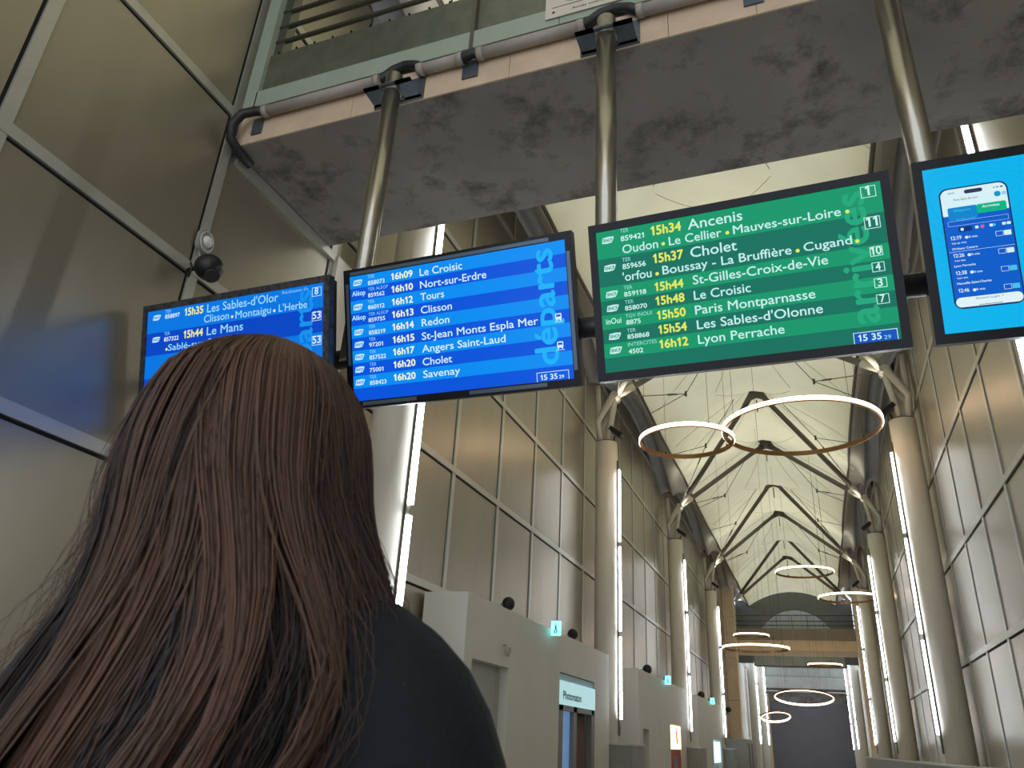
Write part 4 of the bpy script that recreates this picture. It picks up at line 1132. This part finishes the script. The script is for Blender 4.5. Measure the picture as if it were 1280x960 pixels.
# ---------------------------------------------------------------- ring lamps
def ring(label, x, y, z, r, inward=False, tilt=(0, 0), top=8.0):
    RM = Matrix.Rotation(tilt[0], 3, 'X') @ Matrix.Rotation(tilt[1], 3, 'Y')
    t = thing('ring_lamp', label, 'light', (x, y, z), 'round ring lamps hanging in the hall')
    n = 96; h = 0.034 if y < 15 else 0.026; wd_ = 0.03
    def band(r0, r1, z0, z1):
        m = MB(); m.smooth = True
        for i in range(n):
            a = 2 * PI * i / n; c, s = math.cos(a), math.sin(a)
            m.v += [(r0 * c, r0 * s, z0), (r1 * c, r1 * s, z0), (r1 * c, r1 * s, z1), (r0 * c, r0 * s, z1)]
        for i in range(n):
            b0 = i * 4; b1 = (i + 1) % n * 4
            for k_ in range(4):
                m.f.append((b0 + k_, b1 + k_, b1 + (k_ + 1) % 4, b0 + (k_ + 1) % 4)); m.sm.append(True); m.mi.append(0)
        m.v = [tuple(RM @ Vector(q)) for q in m.v]
        return m
    def fin(o):
        fixn(o)
        try: o.data.set_sharp_from_angle(angle=0.7)
        except Exception: pass
    if not inward:
        fin(band(r - wd_, r - 0.006, -h, h).build('profile', m_bronze, t)); fin(band(r - 0.005, r + 0.003, -h + 0.012, h).build('diffuser', m_ring, t))
    else:
        fin(band(r - wd_ + 0.01, r, -h, h).build('profile', m_bronze, t)); fin(band(r - wd_, r - wd_ + 0.0095, -h - 0.012, h).build('diffuser', m_ring, t))
    for k_ in range(4):
        a = 2 * PI * (k_ + 0.4) / 4
        px, py, pz = RM @ Vector(((r - 0.018) * math.cos(a), (r - 0.018) * math.sin(a), 0))
        X, Y_ = x + px, y + py
        zt = roof_z(X, Y_) - 0.01 if Y_ < YEND else top
        MB().tube([(px, py, pz + h * 0.5), (px, py, zt - z)], 0.0028, 4).build('suspension_wire', m_cable, t)
        MB().box(px - 0.015, px + 0.015, py - 0.015, py + 0.015, pz + h * 0.6, pz + h + 0.02).build('clip', m_black, t)
ring('unseen added ring lamp behind the viewer, hanging before the near footbridge', -0.7, -1.2, 5.7, 1.1)  # out of view, added to light the front of the near bridge
ring('largest ring lamp in view, nearest to the green display on the right', 0.148, 11.05, 5.725, 1.105)
ring('ring lamp left of the largest one, overlapping it', -1.50, 11.1, 5.675, 0.715)
ring('small ring lamp high in the middle of the hall, over the lunette', -0.012, 22.0, 5.83, 0.745)
ring('ring lamp on the right in front of the far right columns', 0.925, 20.3, 4.86, 0.69)
ring('wide ring lamp on the left in front of the far bridge', -1.255, 19.4, 3.575, 0.75)
ring('short bright ring lamp just above the wide left one', -1.92, 28.0, 4.93, 0.58)
ring('small ring lamp at right below the far bridge deck', 0.36, 33.0, 4.50, 0.62)
ring('ring lamp glowing inward in front of the dark shutter', -0.50, 32.0, 3.27, 1.05, True, (-0.20, 0.0))
ring('lowest ring lamp, glowing inward at left of the dark shutter', -1.62, 33.6, 2.63, 0.565, True, (-0.30, -0.10))
# ---------------------------------------------------------------- far bridge and the hall beyond it
t = thing('far_footbridge', 'beige concrete footbridge with a railing crossing at the far end', 'bridge', (XM, 34.5, 5.1))
def fb(x0, x1, y0, y1, z0, z1, name, m): return MB().box(x0 - XM, x1 - XM, y0 - 34.5, y1 - 34.5, z0 - 5.1, z1 - 5.1).build(name, m, t)
fb(XL + 0.02, XR - 0.02, 34.45, 36.7, 5.17, 5.56, 'beam', m_pil)
for i in range(4):
    a = XL + 0.05 + i * 1.25
    fb(a, a + 1.235, 34.40, 34.46, 5.58, 6.02, 'granite_panel', mat('granite', (150, 140, 124), 0.7, noise_amt=0.35, scale=30))
for z in (6.15, 6.32, 6.55):
    MB().tube([(XL + 0.03 - XM, -0.05, z - 5.1), (XR - 0.03 - XM, -0.05, z - 5.1)], 0.022, 8).build('rail', m_bar, t)
for i in range(9):
    x = XL + 0.15 + i * 0.6
    MB().box(x - XM - 0.012, x - XM + 0.012, -0.08, -0.03, 0.9, 1.45).build('post', m_bar, t)

# side walls past the last pilasters, portal and shutter
mb = MB()
mb.box(XL - 0.3, XL, 33.3, 54.3, 0, 5.1); mb.box(XL - 0.3, XL, 33.3, YEND + 1.2, 5.1, 7.6)
struct('wall_back_left', 'pale wall beyond the left pilaster', mb, m_white)
mb = MB()
mb.box(XR + 0.06, XR + 0.3, 33.3, 54.3, 0, 5.1); mb.box(XR + 0.06, XR + 0.3, 33.3, YEND + 1.2, 5.1, 7.6)
struct('wall_back_right', 'pale wall beyond the right pilaster', mb, m_white)
mb = MB().box(XL - 0.3, XR + 0.3, 47.0, 60, 7.4, 7.6)
struct('trim_3', 'dark ceiling over the far end beyond the arch', mb, m_lun)
i = 0
for side, x, ys in ((-1, -2.98, (41.5, 48.0)), (1, 1.70, (41.5, 48.0))):
    for y in ys:
        w = 'left' if side < 0 else 'right'
        z = ('nearer', 'farther')[y > 45]
        cx = MB().tube([(0, 0, 0), (0, 0, 6.7)], 0.2, 24).build('column', m_white, None, (x, y, 0))
        tag(cx, '%s pale column beyond the far bridge on the %s' % (z, w), 'column', 'columns beyond the far bridge')
        s = -side
        lt = thing('strip_light', 'strip of white tubes on the %s %s column beyond the far bridge' % (z, w), 'light', (x + s * 0.21, y, 0), 'vertical strip lights on the columns')
        for a0, a1 in ((1.7, 2.9), (3.0, 4.3), (4.4, 5.7)):
            MB().box(-0.02, 0.03, -0.04, 0.04, a0, a1).build('tube', m_tube, lt)
P_Y = 55.0
t = thing('portal', 'stepped pale concrete portal closing the far end of the hall', 'portal', (XM, P_Y, 0))
def pbx(x0, x1, y0, y1, z0, z1, name, m, lab=None):
    return MB().box(x0 - XM, x1 - XM, y0 - P_Y, y1 - P_Y, z0, z1).build(name, m, t)
pbx(-4.2, 3.0, P_Y - 0.6, P_Y, 5.05, 5.75, 'lintel', m_portal)
for j in range(3):
    for k_ in range(6):
        a = -4.2 + k_ * 1.25 - (0.6 if j % 2 else 0)
        pbx(a, a + 1.23, P_Y - 0.4, P_Y, 5.78 + j * 0.52, 5.78 + j * 0.52 + 0.50, 'block', m_portal)
pbx(-4.2, -3.28, P_Y - 0.6, P_Y + 0.3, 0, 5.05, 'jamb', m_portal)
pbx(-3.28, -3.0, P_Y - 0.2, P_Y + 0.3, 0, 4.75, 'jamb', m_pil)
pbx(1.72, 2.9, P_Y - 0.6, P_Y + 0.3, 0, 5.05, 'jamb', m_portal)
pbx(-3.28, 1.72, P_Y + 0.3, P_Y + 0.6, 4.2, 5.05, 'inner_lintel', m_conc)
MB().tube([(-3.3 - XM, -0.65, 4.86), (1.7 - XM, -0.65, 4.86)], 0.045, 10).build('pipe', m_white, t)
o = MB().box(-3.1, 1.75, P_Y + 0.2, P_Y + 0.3, 0, 4.25).build('door_1', m_door)
tag(o, 'wide dark grey shutter in the portal at the far end', 'door', None, 'structure')
for j in range(17):
    MB().box(-3.0, 1.72, P_Y + 0.185, P_Y + 0.2, j * 0.25 + 0.01, j * 0.25 + 0.235).build('slat', m_door, o)
o = MB().box(-7, 6, 58.5, 58.7, 0, 9).build('wall_back', m_lun); tag(o, 'grey wall behind the far portal', 'wall', None, 'structure')

# small trims of the left wall near the first column
o = MB().box(XL - 0.02, XL + 0.035, 4.20, 4.46, 0.2, 4.84).build('trim_4', m_column)
tag(o, 'flat pale upright trim on the left wall behind the near footbridge', 'trim', None, 'structure')
o = MB().box(XL - 0.02, XL + 0.02, 3.0, 4.18, 4.78, 4.85).build('trim_5', m_strip)
tag(o, 'metal strip along the left wall under the near footbridge', 'trim', None, 'structure')

# ---------------------------------------------------------------- the woman seen from behind
HX, HY, HZ = -0.490, 0.56, 1.66
PS = 1.07
def skin_obj(name, joints, edges, m, parent, sub=2):
    """joints: name -> (x, y, z, rx, ry); one continuous skinned surface"""
    names = list(joints)
    me = bpy.data.meshes.new(name)
    me.from_pydata([joints[n_][:3] for n_ in names], [(names.index(a), names.index(b)) for a, b in edges], [])
    ob = bpy.data.objects.new(name, me); C.objects.link(ob)
    md = ob.modifiers.new('skin', 'SKIN'); md.use_smooth_shade = True; md.branch_smoothing = 0.6
    for i, n_ in enumerate(names):
        d = me.skin_vertices[0].data[i]
        d.radius = (joints[n_][3], joints[n_][4]); d.use_root = (i == 0)
    sb = ob.modifiers.new('sub', 'SUBSURF'); sb.levels = sub; sb.render_levels = sub
    dg = bpy.context.evaluated_depsgraph_get()
    nm = bpy.data.meshes.new_from_object(ob.evaluated_get(dg))
    bpy.data.objects.remove(ob, do_unlink=True)
    nm.name = name
    nm.materials.clear(); nm.materials.append(m)
    for p in nm.polygons: p.use_smooth = True
    o = bpy.data.objects.new(name, nm); C.objects.link(o)
    if parent is not None: o.parent = parent
    return o
J = {'pelvis': (0, 0, 0.93, .15, .11), 'waist': (0, 0.01, 1.08, .125, .09), 'chest': (0, 0.0, 1.26, .145, .10), 'upper': (0, 0.0, 1.375, .12, .085), 'neck': (0, 0.005, 1.45, .052, .052), 'nape': (0, 0.015, 1.52, .05, .05), 'skull': (0, 0.02, 1.60, .075, .085), 'crown': (0, 0.015, 1.68, .06, .075)}
E_ = [('pelvis', 'waist'), ('waist', 'chest'), ('chest', 'upper'), ('upper', 'neck'), ('neck', 'nape'), ('nape', 'skull'), ('skull', 'crown')]
for s, q in ((-1, 'l'), (1, 'r')):
    J.update({q + 'sh': (s * .165, 0.0, 1.385 + (-0.085 if s < 0 else 0), .055, .055), q + 'el': (s * .215, 0.01, 1.09, .04, .04), q + 'wr': (s * .205, 0.10, 0.86, .026, .022), q + 'pa': (s * .20, 0.125, 0.79, .034, .018),
              q + 'hip': (s * .095, 0, .86, .085, .09), q + 'kn': (s * .10, .02, .48, .055, .058), q + 'an': (s * .11, -.01, .09, .036, .04), q + 'toe': (s * .125, .14, .035, .035, .028)})
    E_ += [('upper', q + 'sh'), (q + 'sh', q + 'el'), (q + 'el', q + 'wr'), (q + 'wr', q + 'pa'), ('pelvis', q + 'hip'), (q + 'hip', q + 'kn'), (q + 'kn', q + 'an'), (q + 'an', q + 'toe')]
    for fi_, (oy, ln) in enumerate(((0.026, .066), (0.009, .074), (-0.009, .068), (-0.026, .054))):
        a, b = q + 'f%da' % fi_, q + 'f%db' % fi_
        J[a] = (s * .198, .135 + oy, .755, .0095, .009); J[b] = (s * .188, .15 + oy, .755 - ln, .0075, .0075)
        E_ += [(q + 'pa', a), (a, b)]
    J[q + 'ta'] = (s * .185, .17, .80, .011, .011); J[q + 'tb'] = (s * .172, .19, .765, .009, .009)
    E_ += [(q + 'pa', q + 'ta'), (q + 'ta', q + 'tb')]
person = thing('person', 'woman seen from behind with long loose brown hair and a dark sweater', 'person', (HX, HY, 0))
person.scale = (PS, PS, PS)
body = skin_obj('body', J, E_, m_skin, person)
# face: brow, nose, lips and chin pushed out of the same surface, ears set in
bmh = bmesh.new(); bmh.from_mesh(body.data)
for v in bmh.verts:
    c = v.co
    if c.z > 1.52 and c.y > 0.03:
        def b_(x, z, sx, sz, a): return a * math.exp(-((c.x - x) / sx) ** 2 - ((c.z - z) / sz) ** 2)
        c.y += b_(0, 1.605, .011, .020, .022) + b_(0, 1.568, .022, .008, .007) + b_(0, 1.54, .022, .012, .012) + b_(0, 1.635, .05, .008, .004) - b_(-.03, 1.622, .014, .008, .006) - b_(.03, 1.622, .014, .008, .006)
bmh.to_mesh(body.data); bmh.free()
eye = MB().sphere((-.03, .095, 1.622), .011, 12, 8).sphere((.03, .095, 1.622), .011, 12, 8); eye.build('eyes', mat('eye_white', (230, 228, 224), 0.2), person)
ear = MB().sphere((-.070, .03, 1.585), .026, 12, 8, (.3, .6, 1)).sphere((.070, .03, 1.585), .026, 12, 8, (.3, .6, 1)); ear.build('ears', m_skin, person)
# sweater and trousers are skinned over the same joints
def fat(j, k, e=0.0): x = J[j]; return (x[0], x[1], x[2], x[3] + k + e, x[4] + k)
SW = {'waist': (0, 0.01, 1.08, .155, .125), 'hem': (0, 0.01, 0.94, .175, .14), 'chest': (0, 0.0, 1.25, .175, .13), 'upper': (0, -0.005, 1.385, .135, .105), 'collar': (0, 0.0, 1.475, .070, .068)}
ES = [('waist', 'hem'), ('waist', 'chest'), ('chest', 'upper'), ('upper', 'collar')]
for s, q in ((-1, 'l'), (1, 'r')):
    dz = -0.085 if s < 0 else 0.0
    SW.update({q + 'sm': (s * .115, -0.005, 1.415 + dz, .080, .080), q + 'sh': (s * .182, 0.0, 1.375 + dz, .076, .078), q + 'ua': (s * .215, 0.0, 1.25, .066, .068), q + 'el': (s * .228, 0.01, 1.09, .058, .06), q + 'wr': (s * .208, 0.09, 0.885, .042, .04)})
    ES += [('upper', q + 'sm'), (q + 'sm', q + 'sh'), (q + 'sh', q + 'ua'), (q + 'ua', q + 'el'), (q + 'el', q + 'wr')]
sw = skin_obj('sweater', SW, ES, m_cloth, person)
sw['label'] = 'dark navy knitted sweater'
TR = {'seat': (0, 0, .92, .165, .13)}
ET = []
for s, q in ((-1, 'l'), (1, 'r')):
    TR.update({q + 'h': (s * .095, 0, .84, .10, .11), q + 'k': (s * .10, .02, .48, .075, .08), q + 'a': (s * .11, -.005, .12, .06, .065)})
    ET += [('seat', q + 'h'), (q + 'h', q + 'k'), (q + 'k', q + 'a')]
skin_obj('trousers', TR, ET, m_trous, person)
for s in (-1, 1):
    MB().tube([(s * .108, -.055, .055), (s * .11, 0, .055), (s * .118, .07, .045), (s * .126, .17, .034), (s * .128, .19, .03)], [.038, .048, .044, .038, .022], 14).build('shoe', m_shoe, person)

# hair: a shell and some thousands of strands gathered into locks
def interp(tab, z):
    if z >= tab[0][0]: return tab[0][1:]
    for a, b in zip(tab[:-1], tab[1:]):
        if z >= b[0]:
            t_ = (a[0] - z) / (a[0] - b[0]); t_ = t_ * t_ * (3 - 2 * t_) if False else t_
            return tuple(p + (q - p) * t_ for p, q in zip(a[1:], b[1:]))
    return tab[-1][1:]
# z, left x, right x, back y, front y  (metres in the hall)
HT = [(1.796, -0.490, -0.474, 0.552, 0.568),
(1.789, -0.516, -0.446, 0.515, 0.60),
(1.773, -0.546, -0.420, 0.485, 0.625),
(1.745, -0.569, -0.398, 0.458, 0.645),
(1.708, -0.581, -0.383, 0.444, 0.65),
(1.665, -0.585, -0.373, 0.435, 0.645),
(1.625, -0.583, -0.364, 0.43, 0.635),
(1.580, -0.577, -0.344, 0.426, 0.62),
(1.533, -0.584, -0.318, 0.42, 0.60),
(1.485, -0.604, -0.300, 0.41, 0.58),
(1.44, -0.628, -0.302, 0.400, 0.556),
(1.391, -0.655, -0.325, 0.39, 0.535),
(1.273, -0.680, -0.35, 0.382, 0.50),
(1.108, -0.66, -0.39, 0.376, 0.465)]
def shell(z, a, k=1.0):
    """a: 0 = right, 90 = back, 180 = left (degrees in radians)"""
    l, r, bk, fr = interp(HT, z)
    cx = (l + r) / 2; cy = HY + 0.0
    rx = (r - l) / 2
    s = math.sin(a); c = math.cos(a)
    ry = (cy - bk) if s > 0 else (fr - cy)
    e = 0.85
    return Vector((cx + k * rx * math.copysign(abs(c) ** e, c), cy - k * ry * math.copysign(abs(s) ** e, s), z))
rnd = random.Random(11)
hair = MB(); hair.smooth = True
A0, A1 = -0.42 * PI, 1.42 * PI
# shell
nz, na = 44, 60
zz = [1.790 - (1.790 - 1.62) * (i / 22) ** 1.6 for i in range(23)] + [1.62 - 0.44 * (i + 1) / 21 for i in range(21)]
for z in zz:
    for j in range(na + 1):
        a = A0 + (A1 - A0) * j / na
        p = shell(z, a, 0.88 if z < 1.75 else 0.84)
        p.z -= 0.012 if z > 1.74 else 0.006
        hair.v.append(((p.x - HX) / PS, (p.y - HY) / PS, p.z / PS))
for i in range(nz - 1):
    for j in range(na):
        a = i * (na + 1) + j
        hair.f.append((a, a + na + 1, a + na + 2, a + 1)); hair.sm.append(True); hair.mi.append(0)
cols = [None] * 0
NCL = 80
clumps = []
for i in range(NCL):
    a = A0 + (A1 - A0) * rnd.random()
    if i % 6 == 0: a = rnd.uniform(-0.35, 0.35)
    if i % 6 == 3: a = rnd.uniform(2.8, 3.5)
    clumps.append((a, 0.88 + 0.15 * rnd.random(), rnd.uniform(0, 6.28), rnd.uniform(0.5, 1.2), rnd.uniform(1.14, 1.30), rnd.random(), rnd.uniform(-0.08, 0.08)))
tone = []
def strand(a, cl, k, rad, z_end, drift=0.0, n=18, z0=None, wild=0.0):
    ca, ck, ph, fq, ze, tn, dr = cl
    ztop = 1.7950 - abs(rnd.gauss(0, 0.008)) if z0 is None else z0
    pts = []
    for i in range(n):
        t_ = i / (n - 1)
        # dense steps near the crown, then an even fall
        z = ztop - (ztop - z_end) * (t_ ** 1.75)
        g_ = min(1.0, max(0.0, (1.73 - z) / 0.26))
        aa = a + (ca - a) * 0.80 * g_ + dr * g_ + drift * g_
        wv = math.sin(ph + (1.76 - z) * 17 * fq) * 0.075 * g_ + math.sin(ph * 2 + (1.76 - z) * 41 * fq) * 0.022 * g_
        kk = k * (1 + (ck - 1) * min(1, (1.80 - z) * 9)) + 0.030 * math.sin(ph * 1.7 + (1.76 - z) * 19) * g_ + 0.012 * math.sin(ph + z * 47) * g_
        kk += wild * g_ * (1 + 0.5 * math.sin(z * 60 + ph))
        p = shell(z, aa + wv, kk)
        pts.append(((p.x - HX) / PS, (p.y - HY) / PS, p.z / PS))
    b0 = len(hair.v)
    up = Vector((0, 0, 1))
    m3 = 3
    for i, p in enumerate(pts):
        q = Vector(pts[min(i + 1, n - 1)]) - Vector(pts[max(i - 1, 0)])
        if q.length < 1e-6: q = Vector((0, 0, -1))
        q.normalize()
        u = q.cross(Vector((0.3, 1, 0.1))).normalized(); w = q.cross(u)
        r_ = rad * (1.0 if i < n - 4 else (n - i) / 5)
        for h_ in range(m3):
            t2 = 2 * PI * h_ / m3
            hair.v.append(tuple(Vector(p) + r_ * (math.cos(t2) * u + math.sin(t2) * w)))
    for i in range(n - 1):
        for h_ in range(m3):
            x_ = b0 + i * m3 + h_; y_ = b0 + i * m3 + (h_ + 1) % m3
            hair.f.append((x_, y_, y_ + m3, x_ + m3)); hair.sm.append(True); hair.mi.append(0)
    tone.append((b0, n * m3, tn))
for i in range(5600):
    cl = clumps[rnd.randrange(NCL)]
    a = cl[0] + rnd.gauss(0, 0.16)
    if a < A0 or a > A1: a = cl[0]
    strand(a, cl, 0.965 + 0.045 * rnd.random(), 0.00085 * rnd.uniform(0.8, 1.4), cl[4] + rnd.uniform(-0.05, 0.08))
for i in range(3200):    # the even under-layer between the locks
    cl = clumps[rnd.randrange(NCL)]
    a = A0 + (A1 - A0) * rnd.random()
    strand(a, (a + rnd.gauss(0, 0.05), 0.93 + rnd.uniform(-0.02, 0.03), rnd.uniform(0, 6.28), cl[3], 1.2, rnd.random() * 0.45, cl[6]), 0.95, 0.0009, rnd.uniform(1.12, 1.28))
for i in range(380):     # loose flyaways
    cl = clumps[rnd.randrange(NCL)]
    a = rnd.choice([rnd.uniform(-0.1, 0.5), rnd.uniform(2.5, 3.5), rnd.uniform(A0, A1)])
    strand(a, (a, 1.0, rnd.uniform(0, 6.28), rnd.uniform(0.5, 1.5), 1.3, rnd.random(), 0), 1.0, 0.00030, rnd.uniform(1.30, 1.52), rnd.uniform(-0.1, 0.1), wild=rnd.uniform(0.02, 0.16))
m_hair = bpy.data.materials.new('brown_hair'); m_hair.use_nodes = True
nt = m_hair.node_tree; p_ = nt.nodes['Principled BSDF']
at = nt.nodes.new('ShaderNodeAttribute'); at.attribute_name = 'tone'
rp = nt.nodes.new('ShaderNodeValToRGB')
rp.color_ramp.elements[0].color = lin(22, 17, 18); rp.color_ramp.elements[1].color = lin(96, 64, 46)
nt.links.new(at.outputs['Fac'], rp.inputs[0]); nt.links.new(rp.outputs[0], p_.inputs['Base Color'])
p_.inputs['Roughness'].default_value = 0.5; p_.inputs['Specular IOR Level'].default_value = 0.6
ho = hair.build('hair', m_hair, person)
ho['kind'] = 'stuff'; ho['label'] = 'long loose wavy brown hair'
ta = ho.data.attributes.new('tone', 'FLOAT', 'POINT')
vals = [0.05] * len(hair.v)
for b0, n_, tn in tone:
    jt = max(0, min(1, tn ** 1.3 + rnd.uniform(-0.15, 0.15)))
    for i in range(n_): vals[b0 + i] = jt
ta.data.foreach_set('value', vals)
